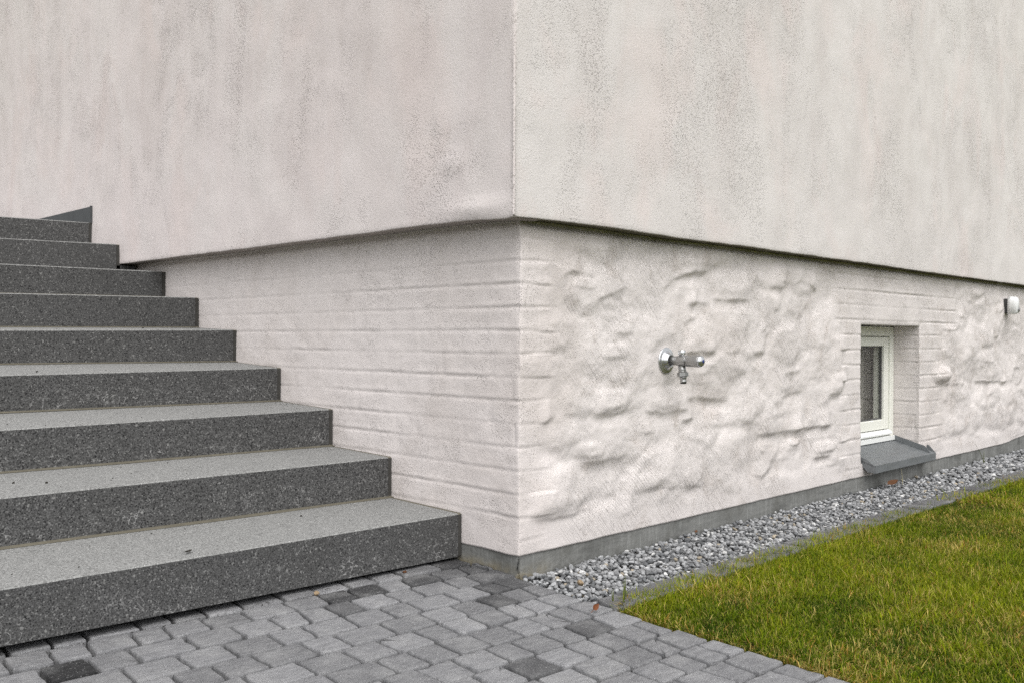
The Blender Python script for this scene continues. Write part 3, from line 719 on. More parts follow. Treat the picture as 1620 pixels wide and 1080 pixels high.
# curtain
cu_x = np.linspace(2.50, 3.16, 140); cz = np.linspace(0.19, 0.80, 12)
CX, CZ = np.meshgrid(cu_x, cz)
CY = FY+0.125+0.013*np.sin(CX*95+1.5*np.sin(CX*21))+0.006*np.sin(CX*31)
Vf = np.stack([CX, CY, CZ], -1).reshape(-1, 3); Fb = grid_faces(140, 12)
Vb = Vf+np.array([0, 0.002, 0])
cur = mesh_np('curtain', np.concatenate([Vf, Vb]), np.concatenate([Fb, Fb[:, ::-1]+len(Vf)]), M_CURT)
tag(link('curtain', cur), 'grey curtain hanging in folds behind the cellar window pane', 'curtain')

# ------------------------------------------------------------------ the stairs
STEPS = [(0.261, 0.153, -0.0071), (0.636, 0.306, -0.0031), (1.006, 0.458, 0.0025), (1.380, 0.609, 0.0047), (1.743, 0.767, 0.0105), (2.096, 0.919, 0.0125), (2.443, 1.056, 0.0065), (2.758, 1.207, 0.0200), (3.114, 1.347, 0.0200)]
BOTS = [(0.010, -0.0155), (0.161, -0.012), (0.315, -0.009), (0.470, -0.0066), (0.625, -0.004), (0.777, 0.009), (0.929, 0.0125), (1.066, 0.0070), (1.217, 0.020), (1.357, 0.02)]
stair = thing('staircase', 'dark grey speckled stone steps with pale treads rising along the house wall', 'staircase', (-1.3, 0.261, 0))
XL = -2.75
def step_mesh(k):
    y, z, sl = STEPS[k]
    yb = STEPS[k+1][0] if k < 8 else 5.4
    zb, slb = BOTS[k]; zt, slt = BOTS[k+1]
    xr2 = -0.020 if k < 7 else -0.114
    nx = 60
    xs = np.linspace(xr2, XL, nx)
    e = 0.0035
    # profile around: bottom back, bottom front, riser top, tread front, tread back(+under next), back bottom
    rows = []; rb = 0.05
    def line(yy, z_, s_, ins=0): return np.stack([xs, np.full(nx, yy), z_+s_*xs], -1)
    wv = 0.0009*fbm(xs*14, xs*0+k, 7, 3)
    gap = 0.004 if k else 0.0
    rows.append(line(yb+rb, zb+gap, slb))
    rows.append(line(y, zb+gap, slb))
    f = line(y, z-e, sl); rows.append(f)
    t = line(y+e, z, sl); t[:, 2] += wv; rows.append(t)
    rows.append(line(yb, zt, slt))
    rows.append(line(yb+rb, zt+0.001, slt))
    P = np.stack(rows)                                     # (6, nx, 3)
    org = np.array([-1.3, y, zb])
    V = P.reshape(-1, 3)-org
    F = grid_faces(nx, 6)[:, ::-1]
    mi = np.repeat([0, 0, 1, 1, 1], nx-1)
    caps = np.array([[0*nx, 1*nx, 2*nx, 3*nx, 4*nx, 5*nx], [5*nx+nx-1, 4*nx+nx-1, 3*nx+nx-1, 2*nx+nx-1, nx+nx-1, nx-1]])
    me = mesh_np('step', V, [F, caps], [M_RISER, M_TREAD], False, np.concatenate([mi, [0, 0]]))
    o = link('step', me, stair); o.location = Vector(org)-stair.location
    # joints: end joint by the wall and bead along the foot of the next riser
    xw = -0.0015 if k < 7 else -OH_L-0.001
    j = MB()
    ze = z+sl*xr2
    j.prism([(y+0.004, zb+0.002), (y+0.004, ze-0.004), (y+0.010, ze-0.001), (yb, zt-0.001), (yb, zt-0.03), (yb, zb+0.002)], xr2+0.0006, xw, 'x')
    jm = bpy.data.meshes.new('end_joint')
    ob = j.build('end_joint', [M_SEALD, M_SEAL], o)
    for p in ob.data.polygons: p.material_index = 1 if p.normal.z > 0.6 else 0
    ob.location = -Vector(org)
    if k < 7:
        b = MB(); n = 14; xb = np.linspace(xw-0.004, XL, n); vs = []
        for xx in xb:
            zz = zt+slt*xx; w_ = 0.013+0.004*math.sin(xx*7+k)
            vs += [(xx, yb+0.002, zz+0.0055), (xx, yb-w_*0.6, zz+0.0030), (xx, yb-w_-0.004, zz+0.0004), (xx, yb+0.002, zz-0.002)]
        fs = [(4*i+a, 4*i+a+1, 4*i+a+5, 4*i+a+4) for i in range(n-1) for a in range(3)]+[(0, 3, 2, 1), (4*n-4, 4*n-3, 4*n-2, 4*n-1)]
        b.add(vs, fs)
        ob = b.build('joint_bead', M_SEAL, o); ob.location = -Vector(org)
    return o
for k in range(9): step_mesh(k)
ex = MB(); ex.chamfer_box(-0.113, -0.012, 2.762, 3.2, 1.072, 1.099, 0.002)
o = ex.build('step_end', M_RISER, stair); o.location = -stair.location
fl = MB()
fl.chamfer_box(-0.0975, -0.0935, 3.118, 5.2, 1.335, 1.434, 0.0008)
fl.chamfer_box(-0.1085, -0.0935, 3.112, 3.117, 1.343, 1.436, 0.0008)
o = fl.build('flashing', M_ZINCD, stair); o.location = -stair.location
# ------------------------------------------------------------------ the pavement: one object per stone
pave_poly = [(-4.2, 0.60), (0.0, 0.60), (0.0, 0.0), (-0.045, -0.02), (-0.075, -0.24), (-0.10, -0.40), (-0.15, -1.05), (-0.27, -2.2), (-0.36, -3.2), (-4.2, -3.2)]
pvm = MB()
pvm.add([(x, y, -0.021) for x, y in pave_poly]+[(x, y, -0.10) for x, y in pave_poly],
        [tuple(reversed(range(10))), tuple(range(10, 20))]+[(i, (i+1) % 10, 10+(i+1) % 10, 10+i) for i in range(10)])
pavement = pvm.build('pavement', M_SOIL, None, 'structure')
ROWS = {
    'A': ([(-1.29, -1.298), (-1.205, -1.218), (-1.081, -1.09), (-0.994, -1.009), (-0.903, -0.917), (-0.797, -0.814)], None),
    'B': ([(-1.41, -1.419), (-1.315, -1.329), (-1.229, -1.247), (-1.124, -1.142), (-1.044, -1.063), (-0.946, -0.959), (-0.711, -0.719), (-0.598, -0.615), (-0.506, -0.523), (-0.399, -0.423), (-0.312, -0.338), (-0.201, -0.22), (-0.09, -0.119), (-0.029, -0.038)], None),
    'C': ([(-1.371, -1.382), (-1.269, -1.281), (-1.176, -1.185), (-1.04, -1.053), (-0.919, -0.932), (-0.813, -0.826), (-0.723, -0.751), (-0.65, -0.661), (-0.565, -0.578), (-0.45, -0.463), (-0.357, -0.377), (-0.234, -0.253), (-0.146, -0.167)], None),
    'D': ([(-1.239, -1.251), (-1.114, -1.122), (-0.999, -1.012), (-0.881, -0.895), (-0.788, -0.803), (-0.661, -0.68), (-0.55, -0.564), (-0.459, -0.478), (-0.327, -0.342), (-0.221, -0.227), (-0.141, -0.15)], -0.063),
    'E': ([(-1.09, -1.102), (-0.993, -0.997), (-0.863, -0.873), (-0.77, -0.78), (-0.634, -0.649), (-0.503, -0.52), (-0.396, -0.414), (-0.307, -0.313), (-0.213, -0.225), (-0.124, -0.151)], -0.071),
    'F': ([(-0.941, -0.953), (-0.824, -0.833), (-0.722, -0.73), (-0.611, -0.617), (-0.524, -0.542), (-0.432, -0.447), (-0.326, -0.35), (-0.253, -0.273), (-0.179, -0.191)], -0.091),
    'G': ([(-0.81, -0.819), (-0.721, -0.726), (-0.629, -0.639), (-0.53, -0.541), (-0.417, -0.434), (-0.325, -0.339), (-0.248, -0.261), (-0.169, -0.183)], -0.095),
    'H': ([(-0.784, -0.786), (-0.68, -0.693), (-0.577, -0.592), (-0.499, -0.51), (-0.393, -0.409), (-0.311, -0.331), (-0.2, -0.227)], -0.112),
    'I': ([(-0.629, -0.642), (-0.529, -0.539), (-0.427, -0.44), (-0.347, -0.363), (-0.27, -0.28), (-0.175, -0.195)], -0.137),
    'J': ([(-0.522, -0.538), (-0.411, -0.425), (-0.291, -0.312), (-0.222, -0.24)], -0.132),
    'K': ([(-0.447, -0.46), (-0.35, -0.367), (-0.271, -0.284), (-0.197, -0.206)], -0.136),
    'L': ([(-0.336, -0.338), (-0.246, -0.264)], -0.145),
    'M': ([(-0.224, -0.233)], -0.162),
}

EXTRA_A = [-0.68, -0.575, -0.468, -0.371, -0.276, -0.125]
ROWS['A'] = (ROWS['A'][0]+[(x, x-0.012) for x in EXTRA_A], None)
ROWS['B'][0].append((-0.835, -0.848)); ROWS['B'][0].sort()
ROWS['E'] = (ROWS['E'][0], -0.071)
LINE = {'A': (0.190, -0.055), 'B': (0.090, -0.048), 'C': (-0.020, -0.044), 'D': (-0.130, -0.039), 'E': (-0.237, -0.031), 'F': (-0.347, -0.029), 'G': (-0.466, -0.040), 'H': (-0.577, -0.038), 'I': (-0.686, -0.037), 'J': (-0.790, -0.036), 'K': (-0.893, -0.036), 'L': (-1.001, -0.033), 'M': (-1.106, -0.030)}
END = {'A': -0.016, 'B': -0.016, 'C': -0.022, 'D': -0.058, 'E': -0.071, 'F': -0.091, 'G': -0.095, 'H': -0.112, 'I': -0.134, 'J': -0.134, 'K': -0.138, 'L': -0.147, 'M': -0.162}
for n, k in enumerate('NOPQ'):
    LINE[k] = (-1.106-0.110*(n+1), -0.030); END[k] = -0.172-0.011*n; ROWS[k] = ([], None)
LEFT = {'A': -2.0, 'B': -2.0, 'C': -2.0, 'D': -1.95, 'E': -1.85, 'F': -1.75, 'G': -1.6, 'H': -1.45, 'I': -1.35, 'J': -1.2, 'K': -1.05, 'L': -0.95, 'M': -0.85, 'N': -0.75, 'O': -0.65, 'P': -0.55, 'Q': -0.50}
def paver_mesh(corners, seed, ts=1.0):
    """tumbled stone: corners (4,2) counter-clockwise; rounded, slightly chipped outline, three rings"""
    r = np.random.default_rng(seed)
    c = np.array(corners); cen = c.mean(0); g = 0.0039
    pts = []; NS = 6
    for i in range(4):
        a, b = c[i], c[(i+1) % 4]
        L = np.linalg.norm(b-a); d = (b-a)/L; nrm = np.array([d[1], -d[0]])
        for q in (0.072, 0.20, 0.40, 0.60, 0.80, 0.928):
            w = a+(b-a)*q
            end = min(q, 1-q)
            inset = g+0.0016*math.exp(-end/0.04)+abs(r.normal(0, 0.0009))
            if r.random() < 0.05: inset += 0.004
            pts.append(w-nrm*inset)
    pts = np.array(pts); n = len(pts)
    def ring(k, z, jit): 
        p = cen+(pts-cen)*1.0
        d = cen-pts; d /= np.linalg.norm(d, axis=1)[:, None]
        p = pts+d*k
        return np.concatenate([p, (np.full((n, 1), z)+r.normal(0, jit, (n, 1)))], 1)
    h0 = r.normal(0, 0.0012); tx, ty = r.normal(0, 0.009, 2)
    rings = [ring(-0.0008, -0.035, 0), ring(0.0, -0.0060, 0.0008), ring(0.0014, -0.0020, 0.0005), ring(0.0034, -0.0004, 0.0003), ring(0.0050, 0.0000, 0.0002), ring(0.020, 0.0002, 0.0005)]
    V = np.concatenate(rings+[np.array([[cen[0], cen[1], 0.0006]])])
    V[:, 2] += np.where(V[:, 2] > -0.03, h0+tx*(V[:, 0]-cen[0])+ty*(V[:, 1]-cen[1]), 0)
    V[:, :2] -= cen
    F4 = []
    for q in range(len(rings)-1):
        for i in range(n): F4.append((q*n+i, q*n+(i+1) % n, (q+1)*n+(i+1) % n, (q+1)*n+i))
    m = (len(rings)-1)*n
    F3 = [(m+i, m+(i+1) % n, len(V)-1) for i in range(n)]
    return mesh_np('paver', V, [np.array(F4), np.array(F3)], M_PAVER, True), cen
DARK = {('C', -1.37): 0.040, ('B', -0.60): 0.078, ('B', -0.51): 0.075, ('A', -0.125): 0.07, ('C', -0.146): 0.115, ('D', -0.141): 0.105, ('B', -0.312): 0.10, ('B', -0.09): 0.11, ('E', -0.307): 0.10, ('D', -0.221): 0.11, ('F', -0.179): 0.0, ('H', -0.311): 0.135, ('I', -0.629): 0.14, ('C', -0.65): 0.16}
keys = list('ABCDEFGHIJKLMNOPQ')
pid = 0
for ri, k in enumerate(keys):
    cb, mb_ = LINE[k]
    ct, mt_ = LINE[keys[ri-1]] if ri else (0.300, -0.055)
    J = sorted(ROWS[k][0])
    rr = random.Random(100+ri)
    x = J[0][0] if J else END[k]
    ext = []
    while x > LEFT[k]:
        x -= rr.choice((0.090, 0.112, 0.135)); ext.append((x, x-0.012))
    J = sorted(ext)+J+[(END[k]+0.010, END[k])]
    for a, b in zip(J[:-1], J[1:]):
        cor = [(a[1], cb+mb_*a[1]), (b[1], cb+mb_*b[1]), (b[0], ct+mt_*b[0]), (a[0], ct+mt_*a[0])]
        pid += 1
        me, cen = paver_mesh(cor, 500+pid)
        o = link('paver', me, pavement); o.location = (cen[0], cen[1], 0)
        v = rr.uniform(0.205, 0.310)
        if rr.random() < 0.04: v *= 0.78
        near = max(0.0, 1-max(0.0, -b[0])/0.42)
        if k in 'ABCDE': v *= 1-0.33*near*rr.uniform(0.5, 1.2)     # stones turn darker towards the house corner, by a random amount
        for (kk, xx), vv in DARK.items():
            if kk == k and abs(xx-a[0]) < 0.012 and vv > 0: v = vv*0.85
        o.color = (v, v*1.004, v*1.03, 1)
        o.location.z = {'A': 0.006, 'B': 0.003}.get(k, 0.0)*max(0.0, -a[0]-0.3)
print('pavers', pid)

# lawn edging: a row of dark grey stones between gravel and grass
edge = MB(); edge.chamfer_box(-0.09, 6.4, -0.470, -0.345, -0.10, -0.045); edge = edge.build('lawn_edging', M_SOIL, None, 'structure')
x = -0.088; kx = 0
while x < 6.2:
    L = random.choice((0.118, 0.135, 0.16)); kx += 1
    y0_, y1_ = -0.462, -0.352
    cor = [(x, y0_), (x+L, y0_), (x+L, y1_), (x, y1_)]
    if kx == 1: cor = [(x-0.01, y0_), (x+L, y0_), (x+L, y1_), (x+0.035, y1_)]
    me, cen = paver_mesh(cor, 900+kx); me.name = 'edging_stone'
    o = link('edging_stone', me, edge); o.location = (cen[0], cen[1], -0.006+0.003*random.random()); v = random.uniform(0.115, 0.165); o.color = (v, v, v*1.03, 1)
    x += L

# ------------------------------------------------------------------ gravel strip
gb = MB(); gb.chamfer_box(-0.11, 6.4, -0.36, 0.05, -0.12, -0.034); gb.build('gravel_bed', M_SOIL, None, 'structure')
def ico(sub):
    t = (1+5**0.5)/2
    v = [(-1, t, 0), (1, t, 0), (-1, -t, 0), (1, -t, 0), (0, -1, t), (0, 1, t), (0, -1, -t), (0, 1, -t), (t, 0, -1), (t, 0, 1), (-t, 0, -1), (-t, 0, 1)]
    v = [np.array(q)/np.linalg.norm(q) for q in v]
    f = [(0, 11, 5), (0, 5, 1), (0, 1, 7), (0, 7, 10), (0, 10, 11), (1, 5, 9), (5, 11, 4), (11, 10, 2), (10, 7, 6), (7, 1, 8), (3, 9, 4), (3, 4, 2), (3, 2, 6), (3, 6, 8), (3, 8, 9), (4, 9, 5), (2, 4, 11), (6, 2, 10), (8, 6, 7), (9, 8, 1)]
    for _ in range(sub):
        cache = {}; nf = []
        def mid(a, b):
            key = (min(a, b), max(a, b))
            if key not in cache:
                m = v[a]+v[b]; v.append(m/np.linalg.norm(m)); cache[key] = len(v)-1
            return cache[key]
        for a, b, c in f:
            ab, bc, ca = mid(a, b), mid(b, c), mid(c, a); nf += [(a, ab, ca), (b, bc, ab), (c, ca, bc), (ab, bc, ca)]
        f = nf
    return np.array(v), np.array(f)
IV1, IF1 = ico(1)
IV2, IF2 = ico(2)
def stone_shape(V, r):
    P = V.copy()
    for _ in range(r.integers(4, 9)):                       # worn flats
        n = r.normal(size=3); n /= np.linalg.norm(n); d = r.uniform(0.5, 0.88)
        h = P@n; P = P-np.where(h > d, (h-d)*0.85, 0)[:, None]*n
    P = P*(1+0.10*np.array([math.sin(3*p[0]+5*p[1])*math.cos(4*p[2]+p[0]) for p in V]))[:, None]
    return P*np.array([1.0, r.uniform(0.62, 0.92), r.uniform(0.42, 0.72)])
def scatter(n_try, dens, rect, rmin, seed):
    """loose Poisson scatter by grid rejection"""
    r = np.random.default_rng(seed); cell = rmin; occ = {}; out = []
    for _ in range(n_try):
        x = rect[0]+r.random()*(rect[1]-rect[0]); y = rect[2]+r.random()*(rect[3]-rect[2])
        gx, gy = int(x/cell), int(y/cell); ok = True
        for i in (-1, 0, 1):
            for j in (-1, 0, 1):
                for q in occ.get((gx+i, gy+j), ()):
                    if (q[0]-x)**2+(q[1]-y)**2 < rmin*rmin: ok = False; break
                if not ok: break
            if not ok: break
        if ok: occ.setdefault((gx, gy), []).append((x, y)); out.append((x, y))
    return np.array(out)
def pave_edge_x(y): return np.interp(-y, [0.0, 0.02, 0.12, 0.24, 0.35, 0.50], [-0.012, -0.022, -0.058, -0.071, -0.090, -0.10])
def gravel():
    r = np.random.default_rng(5)
    shapes1 = [stone_shape(IV1, r) for _ in range(40)]; shapes2 = [stone_shape(IV2, r) for _ in range(40)]
    Vs, Fs, Ts = [], [], []; base = 0
    def put(pts, zlo, zhi, szlo, szhi, near):
        nonlocal base
        for x, y in pts:
            hi = near and x < 1.3
            P = shapes2[r.integers(40)] if hi else shapes1[r.integers(40)]
            s = r.uniform(szlo, szhi)*(1.35 if r.random() < 0.06 else 1.0)
            yaw = r.uniform(0, 6.283); t1, t2 = r.normal(0, 0.35, 2)
            cy, sy = math.cos(yaw), math.sin(yaw)
            Rz = np.array([[cy, -sy, 0], [sy, cy, 0], [0, 0, 1]])
            Rx = np.array([[1, 0, 0], [0, math.cos(t1), -math.sin(t1)], [0, math.sin(t1), math.cos(t1)]])
            Ry = np.array([[math.cos(t2), 0, math.sin(t2)], [0, 1, 0], [-math.sin(t2), 0, math.cos(t2)]])
            Q = (P*s)@(Rz@Rx@Ry).T+np.array([x, y, r.uniform(zlo, zhi)])
            Vs.append(Q); F = IF2 if hi else IF1; Fs.append(F+base); base += len(Q)
            u = r.random()
            if u < 0.05: c = np.array([0.62, 0.62, 0.61])*r.uniform(0.8, 1.05)
            elif u < 0.066: c = np.array([0.40, 0.35, 0.27])*r.uniform(0.7, 1.1)
            elif u < 0.30: c = np.array([0.13, 0.135, 0.14])*r.uniform(0.7, 1.2)
            else: c = np.array([0.30, 0.305, 0.31])*r.uniform(0.65, 1.35)
            Ts.append(np.tile(np.append(c, 1.0), (len(Q), 1)))
    def inside(p, pad): return p[(p[:, 0] > pave_edge_x(p[:, 1])+pad) & (p[:, 1] < -0.004) & ~((p[:, 1] > -0.02) & (p[:, 0] < -0.0))]
    lo = inside(scatter(16000, 0, (-0.1, 3.0, -0.352, -0.003), 0.0150, 1), 0.008)
    put(lo, -0.034, -0.026, 0.0085, 0.0125, False)
    hi = inside(scatter(22000, 0, (-0.1, 3.0, -0.350, -0.008), 0.0138, 2), 0.010)
    put(hi, -0.026, -0.013, 0.0070, 0.0116, False)
    far = inside(scatter(9000, 0, (3.0, 6.3, -0.35, -0.008), 0.019, 3), 0.01)
    put(far, -0.028, -0.014, 0.0105, 0.0155, False)
    me = mesh_np('gravel', np.concatenate(Vs), np.concatenate(Fs), M_PEB, False)
    at = me.color_attributes.new('tint', 'FLOAT_COLOR', 'POINT'); at.data.foreach_set('color', np.concatenate(Ts).astype(np.float32).ravel())
    o = link('gravel', me, None, 'stuff')
    tag(o, 'strip of loose grey and white pebbles along the foot of the house wall')
    print('pebbles', len(Vs), sum(len(f) for f in Fs))
gravel()

# ------------------------------------------------------------------ the lawn
def lawn_x(y): return np.interp(-y, [0.42, 0.47, 0.58, 0.79, 1.0, 1.11, 2.2, 3.2], [-0.02, -0.105, -0.118, -0.140, -0.152, -0.168, -0.29, -0.39])
lb = MB()
lp = [(-0.11, -0.455), (6.4, -0.455), (6.4, -3.2), (-0.37, -3.2), (-0.28, -2.2), (-0.145, -1.05), (-0.12, -0.6)]
lb.add([(x+0.012, y, -0.022) for x, y in lp]+[(x+0.012, y, -0.09) for x, y in lp], [tuple(reversed(range(7))), tuple(range(7, 14))]+[(i, (i+1) % 7, 7+(i+1) % 7, 7+i) for i in range(7)])
t_l = NT('lawn_thatch')
M_THATCH = t_l.fin(t_l.mix(t_l.noise(70.0, detail=5, rough=0.7), (0.010, 0.013, 0.004), (0.075, 0.060, 0.018)), 0.95, t_l.bump(t_l.noise(120.0, detail=4), 0.9, 0.008), 0, 0.1)
lb.build('lawn_soil', M_THATCH, None, 'structure')
def lawn():
    r = np.random.default_rng(21)
    def sample(n, x0, x1, y0, y1): return np.stack([r.uniform(x0, x1, n), r.uniform(y0, y1, n)], 1)
    A = sample(300000, -0.17, 2.3, -1.55, -0.385)             # near
    A = A[A[:, 1] > -1.60+0.45*np.clip(A[:, 0]-0.4, 0, 9)*0.75]
    B = sample(46000, 2.3, 4.6, -1.0, -0.385)
    Cc = sample(26000, -0.3, 6.2, -3.0, -0.43)                # beyond the frame, looser
    inA = (Cc[:, 0] < 2.3) & (Cc[:, 1] > -1.55) & (Cc[:, 1] > -1.60+0.34*np.clip(Cc[:, 0]-0.4, 0, 9))
    inB = (Cc[:, 0] > 2.3) & (Cc[:, 0] < 4.6) & (Cc[:, 1] > -1.0)
    Cc = Cc[~(inA | inB)]
    P = np.concatenate([A, B, Cc]); wide = np.concatenate([np.full(len(A), 1.0), np.full(len(B), 1.45), np.full(len(Cc), 2.6)])
    lx = lawn_x(P[:, 1])+0.012+0.016*vnoise(P[:, 1]*14, P[:, 1]*0, 4)
    ey = -0.392+0.024*vnoise(P[:, 0]*11, P[:, 0]*0, 8)
    k = (P[:, 0] > lx) & (P[:, 1] < ey-0.004)
    clump = vnoise(P[:, 0]*38, P[:, 1]*38, 12)
    k &= r.random(len(P)) < 0.72+0.75*clump
    P, wide, lx, ey = P[k], wide[k], lx[k], ey[k]; n = len(P)
    edge_d = np.minimum(P[:, 0]-lx, ey-P[:, 1])               # distance to the lawn's border
    big = fbm(P[:, 0]*2.3, P[:, 1]*2.3, 31, 3); mid_ = fbm(P[:, 0]*8, P[:, 1]*8, 33, 3)
    h = r.gamma(7.0, 0.0030, n)*(1+0.5*big+0.35*mid_)
    h = np.clip(h, 0.012, 0.065)*np.where(edge_d < 0.03, r.uniform(0.7, 1.35, n), 1.0)
    w = r.uniform(0.0008, 0.0015, n)*wide
    az = r.uniform(0, 2*np.pi, n); lean = np.abs(r.normal(0.35, 0.38, n)); bend = np.abs(r.normal(0.8, 0.65, n))
    dead = r.random(n)
    pd = np.clip(0.09+0.65*(fbm(P[:, 0]*3.6+4, P[:, 1]*3.6, 51, 3)+0.02), 0.05, 0.6)
    nearpave = np.exp(-np.clip(P[:, 0]-lx, 0, 9)/0.05)
    pd = np.clip(pd+0.40*nearpave, 0, 0.85)
    isd = dead < pd
    lean = np.where(isd, lean*1.35, lean)
    # blades at the paving flop over it
    flop = (nearpave > 0.35) & (r.random(n) < 0.4)
    az = np.where(flop, np.pi+r.normal(0, 0.7, n), az); lean = np.where(flop, lean+0.45, lean)
    flop2 = (ey-P[:, 1] < 0.03) & (r.random(n) < 0.3)
    az = np.where(flop2, np.pi/2+r.normal(0, 0.8, n), az); lean = np.where(flop2, lean+0.3, lean)
    segs = [0.0, 0.40, 0.75, 1.0]; wd = [1.0, 0.86, 0.55, 0.0]
    dx, dy = np.cos(az), np.sin(az); tw = r.normal(0, 0.5, n)
    sx, sy = -np.sin(az+tw), np.cos(az+tw)
    verts = np.zeros((n, 7, 3)); pos = np.stack([P[:, 0], P[:, 1], np.full(n, -0.024)], 1); vi = 0; prev = 0.0
    for q, wq in zip(segs, wd):
        th = np.clip(lean+bend*q, 0, 2.0); ds = (q-prev)*h; prev = q
        pos = pos+np.stack([np.sin(th)*ds*dx, np.sin(th)*ds*dy, np.cos(th)*ds], 1)
        pos[:, 2] = np.maximum(pos[:, 2], -0.018)
        pos[:, 2] = np.where(pos[:, 0] < lx, np.maximum(pos[:, 2], 0.004), pos[:, 2])
        if wq > 0:
            off = np.stack([sx*w*wq, sy*w*wq, np.zeros(n)], 1)
            verts[:, vi] = pos-off; verts[:, vi+1] = pos+off; vi += 2
        else: verts[:, vi] = pos
    base = np.arange(n)[:, None]*7
    F4 = np.concatenate([base+np.array([[0, 1, 3, 2]]), base+np.array([[2, 3, 5, 4]])]); F3 = base+np.array([[4, 5, 6]])
    g1, g2, g3 = np.array([0.092, 0.148, 0.003]), np.array([0.235, 0.268, 0.006]), np.array([0.026, 0.062, 0.002])
    d1, d2 = np.array([0.52, 0.42, 0.13]), np.array([0.38, 0.21, 0.045])
    u = np.clip(r.random(n)*0.9+0.55*big+0.40*mid_+0.05, 0, 1)[:, None]
    col = np.where(u < 0.4, g3+(g1-g3)*(u/0.4), g1+(g2-g1)*((u-0.4)/0.6))
    v_ = r.random(n)[:, None]
    dc = np.where(v_ < 0.75, d1*(0.6+0.55*v_), d2)
    col = np.where(isd[:, None], dc, col)*r.uniform(0.8, 1.2, (n, 1))
    cv = np.repeat(col[:, None, :], 7, 1)
    tipdry = (r.random(n) < 0.4)[:, None]
    cv[:, 6] = np.where(tipdry, cv[:, 6]*0.45+d1*0.55, cv[:, 6]); cv[:, 4:6] = np.where(tipdry[:, None], cv[:, 4:6]*0.72+d1*0.28, cv[:, 4:6])
    cv = np.concatenate([cv, np.ones((n, 7, 1))], 2)
    me = mesh_np('grass', verts.reshape(-1, 3), [F4, F3], M_GRASS, True)
    at = me.color_attributes.new('tint', 'FLOAT_COLOR', 'POINT'); at.data.foreach_set('color', cv.astype(np.float32).ravel())
    o = link('grass', me, None, 'stuff'); tag(o, 'short yellow green lawn grass with straw coloured blades')
    print('blades', n)
lawn()

# ------------------------------------------------------------------ garden tap
def at_y(x, z, y=0.0): return Matrix.Translation((x, y, z)) @ Matrix.Rotation(math.pi/2, 4, 'X')      # lathe axis points out of the wall (-Y)
tap = thing('garden_tap', 'chrome and nickel garden tap with round wall plate on the lumpy plaster', 'tap', (0.782, 0, 0.654))
def tp(mb, name, mat, parent=tap):
    o = mb.build(name, mat, parent); o.location = (-tap.location if parent is tap else Vector((0, 0, 0))); return o
A0 = at_y(0.782, 0.654)
m = MB(); m.lathe([(0.046, -0.012), (0.0490, 0.002), (0.0490, 0.0045), (0.0475, 0.0062), (0.044, 0.0070), (0.040, 0.0072), (0.036, 0.0078), (0.0335, 0.0100), (0.0325, 0.0122), (0.0315, 0.0122), (0.0295, 0.0135), (0.0285, 0.0175), (0.0275, 0.0180), (0.0265, 0.0215), (0.0225, 0.0250), (0.0205, 0.026), (0.0195, 0.024), (0.017, 0.022)], 48, A0)
tp(m, 'wall_plate', M_CHROME)
m = MB(); m.lathe([(0.0165, 0.018), (0.0165, 0.050), (0.0178, 0.054), (0.0190, 0.058), (0.0190, 0.088), (0.0175, 0.0915), (0.0175, 0.094)], 36, A0)
m.lathe([(0.0135, 0.0), (0.0135, 0.022), (0.0118, 0.024)], 24, Matrix.Translation((0.782, -0.073, 0.636)) @ Matrix.Rotation(math.pi-0.10, 4, 'X'))
body = tp(m, 'valve_body', M_STEEL)
m = MB(); m.lathe([(0.0100, 0.0), (0.0100, 0.008), (0.0130, 0.0085), (0.0136, 0.010), (0.0136, 0.024), (0.0120, 0.0255)], 28, Matrix.Translation((0.782, -0.072, 0.668)), rmod=lambda a: 1+0.02*math.cos(10*a))
tp(m, 'air_valve', M_CHROME)
m = MB(); m.lathe([(0.0192, 0.0955), (0.0206, 0.0965), (0.0214, 0.120), (0.0220, 0.148), (0.0214, 0.150)], 48, A0, rmod=lambda a: 1+0.012*math.cos(8*a))
handle = tp(m, 'handle', M_STEEL)
m = MB(); m.lathe([(0.0216, 0.1495), (0.0216, 0.1515), (0.0200, 0.157), (0.0160, 0.1615), (0.0100, 0.1642), (0.0065, 0.1648)], 40, A0, rmod=lambda a: 1+0.010*math.cos(8*a))
o = m.build('handle_cap', M_CHROME, handle)
m = MB(); m.lathe([(0.0062, 0.1640), (0.0062, 0.1656), (0.0050, 0.1662)], 24, A0); o = m.build('blue_mark', M_BLUE, handle)
HB = Matrix.Translation((0.782, -0.0755, 0.618)) @ Matrix.Rotation(math.pi-0.10, 4, 'X')
m = MB(); m.lathe([(0.0145, 0.0), (0.0150, 0.002), (0.0150, 0.006)], 28, HB)
m.lathe([(0.0190, 0.006), (0.0205, 0.0075), (0.0205, 0.020), (0.0192, 0.0215)], 6, HB, smooth=False)
m.lathe([(0.0140, 0.0215), (0.0128, 0.026), (0.0112, 0.031), (0.0112, 0.037), (0.0120, 0.0385), (0.0120, 0.0415), (0.0104, 0.0425), (0.0104, 0.0475), (0.0090, 0.0485)], 28, HB)
conn = tp(m, 'hose_connector', M_STEEL)
m = MB(); m.lathe([(0.0106, 0.0428), (0.0113, 0.0438), (0.0113, 0.0460), (0.0106, 0.0470)], 28, HB); o = m.build('seal_ring', M_BLACK, conn)

